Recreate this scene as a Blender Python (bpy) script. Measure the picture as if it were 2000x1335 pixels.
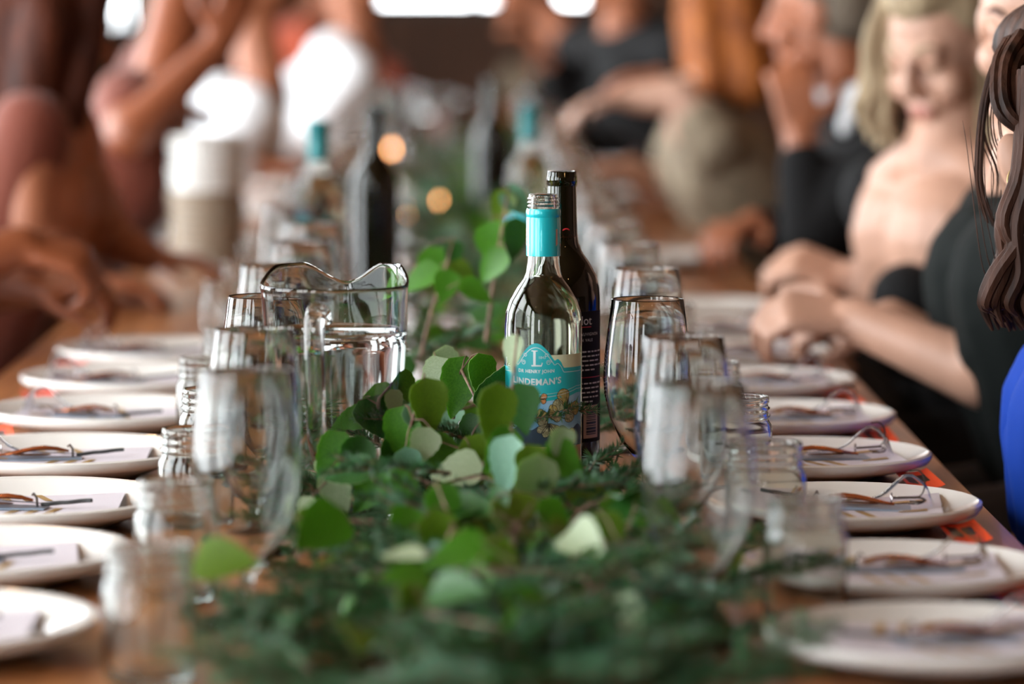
import bpy, bmesh, math, random
from mathutils import Vector, Matrix, Euler, noise

# ------------------------------------------------------------------ camera, light, exposure
sc = bpy.context.scene
for o in list(bpy.data.objects):
    bpy.data.objects.remove(o)
COL = sc.collection
R = math.radians
TOP = 0.75                       # table top height
CAMH = TOP + 0.495
LENS = 131.25
K = 1.25                         # rows along the table below are written in units of 1.25 m
FPX = LENS / 36.0 * 2000.0      # focal length in pixels of the 2000 px frame
YAW, PITCH = math.atan(77 / FPX), math.atan(682.5 / FPX)

cam_d = bpy.data.cameras.new('camera')
cam_d.lens = LENS; cam_d.sensor_width = 36; cam_d.sensor_fit = 'HORIZONTAL'
cam_d.clip_start = 0.05; cam_d.clip_end = 100
cam_d.dof.use_dof = True
cam_d.dof.focus_distance = 2.90 * K
cam_d.dof.aperture_fstop = 2.85
cam_d.dof.aperture_blades = 0
cam = bpy.data.objects.new('camera', cam_d); COL.objects.link(cam)
cam.location = (0, 0, CAMH)
cam.rotation_euler = Euler((math.pi / 2 - PITCH, 0, -YAW), 'XYZ')
sc.camera = cam

world = bpy.data.worlds.new('world'); sc.world = world
world.use_nodes = True
world.node_tree.nodes['Background'].inputs[0].default_value = (0.80, 0.90, 1.0, 1)
world.node_tree.nodes['Background'].inputs[1].default_value = 1.2

WINDOW_STRENGTH = 44.0
BULB_STRENGTH = 260.0
vs = sc.view_settings
vs.view_transform = 'Standard'; vs.look = 'None'; vs.exposure = -1.52; vs.gamma = 1.0
vs.use_curve_mapping = False
sc.cycles.max_bounces = 12
sc.cycles.transmission_bounces = 12
sc.cycles.transparent_max_bounces = 16
sc.cycles.glossy_bounces = 6
sc.cycles.diffuse_bounces = 4
sc.cycles.sample_clamp_indirect = 8.0

CR = cam.rotation_euler.to_matrix()
def pt(px, py, y):
    """world point at distance y (in rows of K metres) down the table seen at pixel (px, py) of the 2000 x 1335 frame"""
    y = y * K
    d = CR @ Vector(((px - 1000) / FPX, (667.5 - py) / FPX, -1))
    return Vector((0, 0, CAMH)) + d * (y / d.y)

# ------------------------------------------------------------------ helpers
def tag(o, label=None, cat=None, group=None, kind=None):
    if label: o['label'] = label
    if cat: o['category'] = cat
    if group: o['group'] = group
    if kind: o['kind'] = kind
    return o

def empty(name, loc=(0, 0, 0), rz=0.0, **kw):
    o = bpy.data.objects.new(name, None); COL.objects.link(o)
    o.empty_display_size = 0.02
    o.location = loc; o.rotation_euler = (0, 0, rz)
    return tag(o, **kw)

def link(name, me, parent=None, loc=None, rot=None, **kw):
    o = bpy.data.objects.new(name, me); COL.objects.link(o)
    if parent is not None: o.parent = parent
    if loc is not None: o.location = loc
    if rot is not None: o.rotation_euler = rot
    return tag(o, **kw)

def copy_tree(o, parent=None):
    c = o.copy(); COL.objects.link(c); c.parent = parent
    for ch in list(o.children):
        copy_tree(ch, c)
    return c

class MB:
    def __init__(self):
        self.v = []; self.f = []; self.m = []; self.cur = 0
    def _add(self, vs_, fs):
        b = len(self.v); self.v += [tuple(x) for x in vs_]
        for f in fs:
            self.f.append(tuple(i + b for i in f)); self.m.append(self.cur)
        return self
    def box(self, c, s, M=None):
        x, y, z = s[0] / 2, s[1] / 2, s[2] / 2
        vs_ = [Vector((sx * x, sy * y, sz * z)) for sz in (-1, 1) for sy in (-1, 1) for sx in (-1, 1)]
        if M is not None: vs_ = [M @ q for q in vs_]
        c = Vector(c)
        return self._add([q + c for q in vs_], [(0, 2, 3, 1), (4, 5, 7, 6), (0, 1, 5, 4), (2, 6, 7, 3), (0, 4, 6, 2), (1, 3, 7, 5)])
    def lathe(self, prof, n=32, c=(0, 0, 0), closed=False, fn=None):
        """prof: (r, z) list; r == 0 ends become poles; closed joins last to first; fn(angle, r, z) -> (x, y, z)"""
        vs_, rings = [], []
        for r, z in prof:
            if r <= 1e-7:
                rings.append([len(vs_)]); vs_.append((c[0], c[1], c[2] + z))
            else:
                ring = []
                for k in range(n):
                    a = 2 * math.pi * k / n
                    p = fn(a, r, z) if fn else (r * math.cos(a), r * math.sin(a), z)
                    ring.append(len(vs_)); vs_.append((c[0] + p[0], c[1] + p[1], c[2] + p[2]))
                rings.append(ring)
        fs = []
        pairs = list(zip(rings, rings[1:])) + ([(rings[-1], rings[0])] if closed else [])
        for A, B in pairs:
            for k in range(n):
                k2 = (k + 1) % n
                if len(A) == 1 and len(B) == 1: continue
                if len(A) == 1: fs.append((A[0], B[k2], B[k]))
                elif len(B) == 1: fs.append((A[k], A[k2], B[0]))
                else: fs.append((A[k], A[k2], B[k2], B[k]))
        return self._add(vs_, fs)
    def tube(self, pts, rad, n=8, flat=1.0, cap=True, up=None):
        pts = [Vector(p) for p in pts]
        rad = rad if isinstance(rad, (list, tuple)) else [rad] * len(pts)
        vs_, fs = [], []
        ref = Vector(up) if up else None
        for i, p in enumerate(pts):
            t = (pts[min(i + 1, len(pts) - 1)] - pts[max(i - 1, 0)])
            t = t.normalized() if t.length > 1e-9 else Vector((0, 0, 1))
            if ref is None:
                ref = Vector((0, 0, 1)) if abs(t.z) < 0.9 else Vector((1, 0, 0))
            u = (ref - t * ref.dot(t))
            u = u.normalized() if u.length > 1e-6 else t.orthogonal().normalized()
            if up is None: ref = u
            w = t.cross(u)
            for k in range(n):
                a = 2 * math.pi * k / n
                vs_.append(p + u * (math.cos(a) * rad[i]) + w * (math.sin(a) * rad[i] * flat))
        for i in range(len(pts) - 1):
            for k in range(n):
                k2 = (k + 1) % n
                fs.append((i * n + k, i * n + k2, (i + 1) * n + k2, (i + 1) * n + k))
        if cap:
            fs.append(tuple(range(n - 1, -1, -1)))
            fs.append(tuple((len(pts) - 1) * n + k for k in range(n)))
        return self._add(vs_, fs)
    def rcone(self, a, b, r1, r2, n=14, k=4):
        """rounded cone"""
        a, b = Vector(a), Vector(b)
        t = b - a; L = t.length
        if L < 1e-6: t = Vector((0, 0, 1)); L = 1e-6
        q = Vector((0, 0, 1)).rotation_difference(t.normalized()).to_matrix()
        prof = [(0, -r1)] + [(r1 * math.cos(x), r1 * math.sin(x)) for x in [(-math.pi / 2) * (1 - j / k) for j in range(1, k + 1)]]
        prof += [(r2 * math.cos(x), L + r2 * math.sin(x)) for x in [(math.pi / 2) * j / k for j in range(0, k)]] + [(0, L + r2)]
        tmp = MB(); tmp.lathe(prof, n)
        return self._add([a + q @ Vector(p) for p in tmp.v], tmp.f)
    def ell(self, c, rads, M=None, n=18, k=10):
        tmp = MB(); tmp.lathe([(0, -1)] + [(math.cos(x), math.sin(x)) for x in [-math.pi / 2 + math.pi * j / k for j in range(1, k)]] + [(0, 1)], n)
        c = Vector(c)
        pts = [Vector((p[0] * rads[0], p[1] * rads[1], p[2] * rads[2])) for p in tmp.v]
        if M is not None: pts = [M @ p for p in pts]
        return self._add([c + p for p in pts], tmp.f)
    def mesh(self, name, mats, smooth=True, angle=None):
        me = bpy.data.meshes.new(name)
        me.from_pydata(self.v, [], self.f)
        mats = mats if isinstance(mats, (list, tuple)) else [mats]
        for m in mats: me.materials.append(m)
        me.polygons.foreach_set('material_index', self.m)
        me.polygons.foreach_set('use_smooth', [smooth] * len(self.f))
        me.update()
        bm = bmesh.new(); bm.from_mesh(me)
        bmesh.ops.recalc_face_normals(bm, faces=bm.faces)
        bm.to_mesh(me); bm.free()
        if smooth and angle: me.set_sharp_from_angle(angle=R(angle))
        return me
    def obj(self, name, mats, parent=None, smooth=True, angle=40, **kw):
        return link(name, self.mesh(name, mats, smooth, angle), parent, **kw)

# ------------------------------------------------------------------ materials
def principled(name, col=(.5, .5, .5), rough=.5, **kw):
    m = bpy.data.materials.new(name); m.use_nodes = True
    b = m.node_tree.nodes['Principled BSDF']
    b.inputs['Base Color'].default_value = (*col, 1)
    b.inputs['Roughness'].default_value = rough
    for k, v in kw.items():
        k = {'metal': 'Metallic', 'trans': 'Transmission Weight', 'ior': 'IOR', 'coat': 'Coat Weight', 'sheen': 'Sheen Weight',
             'spec': 'Specular IOR Level', 'sss': 'Subsurface Weight', 'alpha': 'Alpha'}[k]
        b.inputs[k].default_value = v
    return m

def noisy(m, c1, c2, scale=8.0, detail=4.0, bump=0.0, stretch=(1, 1, 1), kind='noise', dist=.002, lo=.35, hi=.65):
    """colour varies between two colours of the thing itself; optional fine relief"""
    nt = m.node_tree; N = nt.nodes; b = N['Principled BSDF']
    tc = N.new('ShaderNodeTexCoord'); mp = N.new('ShaderNodeMapping')
    mp.inputs['Scale'].default_value = stretch
    nt.links.new(tc.outputs['Object'], mp.inputs['Vector'])
    if kind == 'noise':
        t = N.new('ShaderNodeTexNoise'); t.inputs['Scale'].default_value = scale; t.inputs['Detail'].default_value = detail
        out = t.outputs['Fac']
    else:
        t = N.new('ShaderNodeTexWave'); t.inputs['Scale'].default_value = scale
        t.inputs['Distortion'].default_value = 6; t.inputs['Detail'].default_value = detail; t.inputs['Detail Scale'].default_value = 1.5
        out = t.outputs['Fac']
    nt.links.new(mp.outputs['Vector'], t.inputs['Vector'])
    r = N.new('ShaderNodeValToRGB')
    r.color_ramp.elements[0].color = (*c1, 1); r.color_ramp.elements[1].color = (*c2, 1)
    r.color_ramp.elements[0].position = lo; r.color_ramp.elements[1].position = hi
    nt.links.new(out, r.inputs['Fac']); nt.links.new(r.outputs['Color'], b.inputs['Base Color'])
    if bump:
        bp = N.new('ShaderNodeBump'); bp.inputs['Strength'].default_value = bump; bp.inputs['Distance'].default_value = dist
        nt.links.new(out, bp.inputs['Height']); nt.links.new(bp.outputs['Normal'], b.inputs['Normal'])
    return m

def glass(name, col=(1, 1, 1), ior=1.45, rough=0.0):
    m = bpy.data.materials.new(name); m.use_nodes = True
    nt = m.node_tree; nt.nodes.clear()
    g = nt.nodes.new('ShaderNodeBsdfGlass'); o = nt.nodes.new('ShaderNodeOutputMaterial')
    g.inputs['Color'].default_value = (*col, 1); g.inputs['IOR'].default_value = ior; g.inputs['Roughness'].default_value = rough
    nt.links.new(g.outputs[0], o.inputs[0])
    return m

def thin_clear(name, col=(1, 1, 1), ior=1.45, rough=.02):
    m = bpy.data.materials.new(name); m.use_nodes = True
    nt = m.node_tree; nt.nodes.clear()
    t = nt.nodes.new('ShaderNodeBsdfTransparent'); g = nt.nodes.new('ShaderNodeBsdfGlossy'); f = nt.nodes.new('ShaderNodeFresnel')
    x = nt.nodes.new('ShaderNodeMixShader'); o = nt.nodes.new('ShaderNodeOutputMaterial')
    t.inputs[0].default_value = (*col, 1); g.inputs['Roughness'].default_value = rough; f.inputs[0].default_value = ior
    nt.links.new(f.outputs[0], x.inputs[0]); nt.links.new(t.outputs[0], x.inputs[1]); nt.links.new(g.outputs[0], x.inputs[2])
    nt.links.new(x.outputs[0], o.inputs[0])
    return m

def emit(name, col, s):
    m = bpy.data.materials.new(name); m.use_nodes = True
    nt = m.node_tree; nt.nodes.clear()
    e = nt.nodes.new('ShaderNodeEmission'); o = nt.nodes.new('ShaderNodeOutputMaterial')
    e.inputs[0].default_value = (*col, 1); e.inputs[1].default_value = s
    nt.links.new(e.outputs[0], o.inputs[0])
    return m

def leafy(name, c1, c2, trans=.35, rough=.45):
    m = principled(name, c1, rough)
    noisy(m, c1, c2, scale=40, detail=2)
    nt = m.node_tree; N = nt.nodes
    out = N['Material Output']; b = N['Principled BSDF']
    tr = N.new('ShaderNodeBsdfTranslucent'); tr.inputs[0].default_value = (c2[0] * 1.1, c2[1] * 1.25, c2[2] * .7, 1)
    x = N.new('ShaderNodeMixShader'); x.inputs[0].default_value = trans
    nt.links.new(b.outputs[0], x.inputs[1]); nt.links.new(tr.outputs[0], x.inputs[2]); nt.links.new(x.outputs[0], out.inputs[0])
    return m

M = {}
M['wood'] = noisy(principled('table_wood', (.3, .14, .06), .34, coat=.15), (.19, .062, .017), (.40, .155, .050), scale=3.0, detail=8, stretch=(14, .8, 14), bump=.15)
M['floor'] = noisy(principled('floor_wood', (.12, .06, .03), .45), (.07, .032, .014), (.14, .07, .035), scale=2, detail=6, stretch=(10, .6, 1))
M['wallwood'] = noisy(principled('wall_wood', (.2, .1, .05), .6), (.07, .028, .012), (.14, .060, .026), scale=2, detail=6, stretch=(8, 8, .5))
M['ceil'] = noisy(principled('ceiling_wood', (.3, .17, .09), .6), (.12, .058, .025), (.20, .10, .045), scale=2, detail=6, stretch=(8, .5, 8))
M['frame'] = principled('window_frame_paint', (.07, .05, .035), .45)
M['pane'] = emit('daylit_window_pane', (.92, .97, 1.0), WINDOW_STRENGTH)
M['bench'] = noisy(principled('bench_wood', (.12, .06, .03), .5), (.06, .03, .015), (.13, .06, .03), scale=3, detail=6, stretch=(12, .8, 12))
M['plate'] = principled('white_china', (.80, .79, .75), .12, coat=.3)
M['stone'] = principled('beige_stoneware', (.34, .27, .20), .2)
M['glass'] = glass('clear_glass', (.985, .995, .99))
M['jarglass'] = glass('jar_glass', (.97, .99, .98))
M['water'] = glass('water', (1, 1, 1), 1.33)
M['wine'] = glass('white_wine', (.985, .985, .88), 1.34)
M['bottleglass'] = glass('pale_bottle_glass', (.98, .995, .975))
M['darkglass'] = principled('dark_olive_glass', (.014, .015, .002), .03, trans=.85, ior=1.5)
M['redwine'] = principled('red_wine', (.012, .002, .003), .05)
M['teal'] = principled('teal_foil', (.008, .42, .47), .26, metal=.15, coat=.4)
M['teal_label'] = principled('teal_label_paper', (.01, .46, .50), .42)
M['blue_label'] = noisy(principled('blue_label_art', (.2, .5, .75), .45), (.16, .44, .70), (.36, .62, .82), scale=60, detail=3)
M['night_label'] = principled('dark_blue_label_art', (.02, .05, .09), .5)
M['gold'] = principled('gold_print', (.45, .30, .12), .35, metal=.5)
M['silver_print'] = principled('silver_print', (.66, .74, .74), .35, metal=.3)
M['copper_print'] = principled('copper_print', (.55, .30, .20), .4, metal=.3)
M['cream'] = principled('cream_paper', (.68, .70, .46), .6)
M['tan_paper'] = principled('tan_paper', (.52, .34, .25), .6)
M['wing_ochre'] = noisy(principled('ochre_wing_print', (.5, .36, .1), .5), (.25, .19, .06), (.55, .42, .14), scale=300, detail=3)
M['wing_pale'] = noisy(principled('pale_wing_print', (.55, .5, .3), .5), (.22, .20, .10), (.58, .53, .32), scale=400, detail=3)
M['wing_orange'] = principled('orange_wing_print', (.62, .24, .07), .5)
M['ink'] = principled('black_ink', (.012, .010, .008), .5)
M['black_label'] = principled('black_label_paper', (.010, .009, .009), .7, spec=.15)
M['white_print'] = principled('white_print', (.62, .60, .56), .5)
M['red_print'] = principled('red_print', (.6, .02, .03), .5)
M['paper'] = principled('white_card', (.60, .56, .61), .55)
M['stripe'] = principled('gold_stripe_print', (.42, .27, .09), .4, metal=.4)
M['bluecard'] = principled('blue_grey_card', (.24, .31, .40), .45)
M['plastic'] = thin_clear('clear_plastic', (.97, .95, .965), 1.18)
M['copper'] = principled('copper_metal', (.62, .25, .12), .25, metal=1)
M['steel'] = principled('steel', (.55, .55, .55), .22, metal=1)
M['darksteel'] = principled('dark_steel', (.13, .11, .10), .3, metal=1)
M['cord'] = principled('black_cord', (.02, .02, .02), .7)
M['ticket'] = principled('orange_ticket_card', (.80, .075, .015), .55)
M['twig'] = noisy(principled('twig_bark', (.2, .11, .07), .7), (.09, .045, .03), (.26, .16, .10), scale=80)
M['leaf_top'] = leafy('birch_leaf_top', (.036, .15, .007), (.095, .29, .016))
M['leaf_top2'] = leafy('birch_leaf_dark', (.014, .075, .010), (.036, .15, .020))
M['leaf_top3'] = leafy('birch_leaf_olive', (.06, .125, .005), (.13, .22, .010))
M['leaf_under'] = leafy('birch_leaf_underside', (.30, .38, .22), (.44, .52, .33), .3, .5)
M['leaf_blue'] = leafy('blue_green_leaf', (.09, .23, .15), (.17, .34, .23), .25)
M['needle'] = leafy('fir_needles', (.010, .058, .015), (.038, .140, .042), .1, .4)
M['needle2'] = leafy('pale_fir_needles', (.035, .13, .060), (.075, .21, .105), .1, .4)
M['wax'] = principled('candle_wax', (.75, .66, .5), .5, sss=.2)
M['tin'] = principled('tin_cup', (.6, .6, .6), .3, metal=1)
M['flame'] = emit('candle_flame', (1.0, .42, .14), 70)
M['bulb'] = emit('warm_bulb', (1.0, .55, .22), BULB_STRENGTH)

def skin(name, c):
    d = tuple(x * .82 for x in c)
    return noisy(principled(name, c, .48), d, c, scale=9, detail=3)
M['skin_fair'] = skin('fair_skin', (.53, .30, .21))
M['skin_warm'] = skin('warm_skin', (.39, .135, .062))
M['skin_shaded'] = skin('shaded_skin', (.27, .075, .027))  # darker skin for backlit guests on the left, their shade put into the colour
M['lip'] = principled('lips', (.46, .20, .16), .4)
M['brow'] = principled('brows_and_lashes', (.14, .075, .05), .6)
def hairm(name, c1, c2):
    return noisy(principled(name, c1, .6, spec=.18), c1, c2, scale=26, detail=6, stretch=(2.2, 2.2, .25), bump=.7, dist=.006)
M['hair_brown'] = hairm('dark_brown_hair', (.012, .005, .003), (.060, .024, .014))
M['hair_blonde'] = hairm('blonde_hair', (.20, .14, .08), (.46, .36, .23))
M['hair_grey'] = hairm('grey_brown_hair', (.09, .07, .055), (.20, .16, .12))
M['hair_auburn'] = hairm('auburn_hair', (.14, .035, .010), (.42, .13, .025))
M['hair_red'] = hairm('red_brown_hair', (.026, .006, .003), (.085, .020, .008))
def cloth(name, c, rough=.8):
    return noisy(principled(name, c, rough, sheen=.2), tuple(x * .93 for x in c), tuple(min(1, x * 1.05) for x in c), scale=240, detail=2, bump=.15, dist=.0008)
M['c_black'] = principled('black_fabric', (.005, .005, .0055), .85, spec=.25)
M['c_green_black'] = principled('black_green_fabric', (.0035, .0055, .005), .85, spec=.15)
M['c_blue'] = principled('royal_blue_fabric', (.0003, .036, .30), .8, spec=.15)
M['c_white'] = cloth('white_fabric', (.80, .82, .84))
M['c_beige'] = noisy(principled('beige_patterned_fabric', (.3, .25, .18), .8), (.15, .11, .07), (.31, .25, .17), scale=22, detail=3)
M['c_red'] = cloth('brick_red_fabric', (.36, .055, .018))
M['c_rust'] = cloth('rust_fabric', (.15, .025, .007))
M['c_yellow'] = cloth('mustard_fabric', (.46, .30, .02))
M['c_denim'] = cloth('dark_trousers', (.012, .013, .018))

# ------------------------------------------------------------------ the room
XL, XR, YB, YF, HC = -2.5, 3.8, 16.5, -3.6, 3.3
def struct(name, mb, mats, parent=None, smooth=False):
    o = mb.obj(name, mats, parent, smooth)
    if parent is None: o['kind'] = 'structure'
    return o
struct('floor', MB().box(((XL + XR) / 2, (YB + YF) / 2, -.05), (XR - XL + .4, YB - YF + .4, .1)), M['floor'])
struct('ceiling', MB().box(((XL + XR) / 2, (YB + YF) / 2, HC + .05), (XR - XL + .4, YB - YF + .4, .1)), M['ceil'])

wcount = [0]
def wall(name, axis, pos, a0, a1, wins, out):
    """a wall along one axis with rectangular window openings (a_start, a_end, sill, head), sorted"""
    th = .14; mb = MB(); c = pos + out * th / 2
    def slab(u0, u1, z0, z1):
        if u1 - u0 < .005 or z1 - z0 < .005: return
        if axis == 'y': mb.box((c, (u0 + u1) / 2, (z0 + z1) / 2), (th, u1 - u0, z1 - z0))
        else: mb.box(((u0 + u1) / 2, c, (z0 + z1) / 2), (u1 - u0, th, z1 - z0))
    u = a0
    for (s, e, z0, z1) in wins:
        slab(u, s, 0, HC); slab(s, e, 0, z0); slab(s, e, z1, HC); u = e
    slab(u, a1, 0, HC)
    struct(name, mb, M['wallwood'])
    for (s, e, z0, z1) in wins:
        wcount[0] += 1
        w = empty('window_%d' % wcount[0], kind='structure')
        fr = MB(); d = .07
        def bar(u0, u1, q0, q1):
            if axis == 'y': fr.box((c, (u0 + u1) / 2, (q0 + q1) / 2), (d, u1 - u0, q1 - q0))
            else: fr.box(((u0 + u1) / 2, c, (q0 + q1) / 2), (u1 - u0, d, q1 - q0))
        b = .05
        bar(s, s + b, z0, z1); bar(e - b, e, z0, z1); bar(s + b, e - b, z0, z0 + b); bar(s + b, e - b, z1 - b, z1)
        m = (s + e) / 2
        bar(m - .02, m + .02, z0 + b, z1 - b)
        h = (z0 + z1) / 2 + .1
        bar(s + b, m - .02, h - .015, h + .015); bar(m + .02, e - b, h - .015, h + .015)
        fr.obj('window_frame', M['frame'], w, smooth=False)
        for (u0, u1) in ((s + b, m - .02), (m + .02, e - b)):
            for (q0, q1) in ((z0 + b, h - .015), (h + .015, z1 - b)):
                p = MB()
                if axis == 'y': p.box((c + out * .012, (u0 + u1) / 2, (q0 + q1) / 2), (.006, u1 - u0, q1 - q0))
                else: p.box(((u0 + u1) / 2, c + out * .012, (q0 + q1) / 2), (u1 - u0, .006, q1 - q0))
                p.obj('pane', M['pane'], w, smooth=False)
wall('wall_left', 'y', XL, YF, YB, [(y, y + 1.32, .5, 3.05) for y in (-1.2, .7, 2.6, 4.5, 6.4, 8.3, 10.2)], -1)
wall('wall_right', 'y', XR, YF, YB, [], 1)
wall('wall_back', 'x', YB, XL, XR, [(-1.64, -1.47, 1.06, 2.6), (-1.12, -.80, 1.15, 2.6), (-.66, .68, 1.16, 2.6)], 1)
wall('wall_front', 'x', YF, XL, XR, [(-2.1, -1.4, .85, 2.6)], -1)

cu = empty('curtain', (-1.37, YB - .06, 0), label='mustard yellow curtain hanging beside the far window', cat='curtain')
mb = MB(); n = 40
mb._add([((-.09 + .18 * i / n), .018 * math.sin(i * .95) + dy, z) for dy in (0, .003) for z in (.35, 2.7) for i in range(n + 1)],
        [(i, i + 1, n + 2 + i, n + 1 + i) for i in range(n)] + [(2 * n + 2 + i, 3 * n + 3 + i, 3 * n + 4 + i, 2 * n + 3 + i) for i in range(n)])
mb.obj('cloth_panel', M['c_yellow'], cu)
MB().tube([(-.14, 0, 2.72), (.14, 0, 2.72)], .012, 10).obj('rod', M['frame'], cu)
# ------------------------------------------------------------------ table and benches
TX0, TX1, TY0, TY1 = -.62, .50, 1.5, 12.4
t = empty('dining_table', ((TX0 + TX1) / 2, (TY0 + TY1) / 2, 0), label='long brown wooden banquet table set with plates, glasses and greenery', cat='table')
def rel(mb, o):  # shift world coords into the frame of an unrotated parent
    x, y, z = o.location
    mb.v = [(a - x, b - y, c - z) for a, b, c in mb.v]
    return mb
bm = bmesh.new(); bmesh.ops.create_cube(bm, size=1)
bmesh.ops.scale(bm, verts=bm.verts, vec=(TX1 - TX0, TY1 - TY0, .045))
bmesh.ops.bevel(bm, geom=bm.edges[:], offset=.006, segments=3, affect='EDGES')
me = bpy.data.meshes.new('tabletop'); bm.to_mesh(me); bm.free(); me.materials.append(M['wood'])
link('tabletop', me, t, (0, 0, TOP - .0225))
rel(MB().box((TX0 + .12, (TY0 + TY1) / 2, TOP - .095), (.03, TY1 - TY0 - .3, .1)), t).obj('apron', M['bench'], t, smooth=False)
rel(MB().box((TX1 - .12, (TY0 + TY1) / 2, TOP - .095), (.03, TY1 - TY0 - .3, .1)), t).obj('apron', M['bench'], t, smooth=False)
for k in range(6):
    for x in (TX0 + .12, TX1 - .12):
        rel(MB().box((x, TY0 + .2 + k * (TY1 - TY0 - .4) / 5, (TOP - .045) / 2), (.075, .075, TOP - .045)), t).obj('leg', M['bench'], t, smooth=False)
for x, lab in ((-.93, 'long dark wooden bench under the guests with bare arms'), (.83, 'long dark wooden bench under the guests dressed in black and blue')):
    b = empty('bench', (x, 7.4, 0), label=lab, cat='bench')
    rel(MB().box((x, 7.4, .408), (.34, 10.6, .04)), b).obj('seat', M['bench'], b, smooth=False)
    for k in range(6):
        for dx in (-.12, .12):
            rel(MB().box((x + dx, 2.3 + k * 2.04, .194), (.05, .05, .388)), b).obj('leg', M['bench'], b, smooth=False)

# ------------------------------------------------------------------ people
def voxel(mb, name, mats, size, smooth_it=5, fac=.5):
    me = mb.mesh(name + '_tmp', mats)
    o = bpy.data.objects.new('tmp', me); COL.objects.link(o)
    r = o.modifiers.new('r', 'REMESH'); r.mode = 'VOXEL'; r.voxel_size = size; r.use_smooth_shade = True
    s = o.modifiers.new('s', 'SMOOTH'); s.factor = fac; s.iterations = smooth_it
    dg = bpy.context.evaluated_depsgraph_get()
    out = bpy.data.meshes.new_from_object(o.evaluated_get(dg), depsgraph=dg)
    bpy.data.objects.remove(o); bpy.data.meshes.remove(me)
    out.name = name
    out.materials.clear()
    for m in mats: out.materials.append(m)
    out.polygons.foreach_set('use_smooth', [True] * len(out.polygons))
    return out

def rest_on_table(me_):
    """skin and cloth that would sink into the table top rest on it or stop at its edge"""
    for v in me_.vertices:
        x, y, z = v.co
        if TX0 - .002 < x < TX1 + .002 and TY0 < y < TY1 + .002 and TOP - .05 < z < TOP + .001:
            dx = min(x - TX0, TX1 - x) + .004; dz = TOP + .0015 - z; dy = TY1 - y + .004
            if dz <= min(dx, dy): v.co.z = TOP + .0015
            elif dx <= dy: v.co.x = TX0 - .004 if x - TX0 < TX1 - x else TX1 + .004
            else: v.co.y = TY1 + .004

def hand(mb, wrist, d, nrm, curl=25, thumb=1, s=1.0):
    """palm and five fingers; d: direction of the hand, nrm: back of the hand, thumb: which side"""
    d = Vector(d).normalized(); n = Vector(nrm); n = (n - d * n.dot(d)).normalized(); side = d.cross(n) * thumb
    wrist = Vector(wrist)
    kn = []
    for i, off in enumerate((.030, .010, -.010, -.029)):
        k = wrist + d * (.088 - .004 * abs(i - 1)) * s + side * off * s
        mb.rcone(wrist + side * off * .55 * s, k, .0150 * s, .0115 * s, 10, 3); kn.append(k)
    for i, k in enumerate(kn):
        L = (.042, .047, .044, .034)[i] * s; p = k; a = 0
        for j in range(3):
            a += R(curl) * (1.0, 1.3, .8)[j]
            v = d * math.cos(a) - n * math.sin(a) + side * (.06 * (1.5 - i))
            q = p + v.normalized() * L * (1, .68, .5)[j]
            mb.rcone(p, q, (.0098 - .0010 * j) * s, (.0090 - .0010 * j) * s, 10, 3); p = q
    p = wrist + d * .022 * s + side * .026 * s
    for j in range(3):
        v = (side * (.85 - .3 * j) + d * (.6 + .25 * j) - n * (.15 + .2 * j)).normalized()
        q = p + v * (.040, .032, .024)[j] * s
        mb.rcone(p, q, (.0130 - .0015 * j) * s, (.0115 - .0015 * j) * s, 10, 3); p = q

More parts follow.
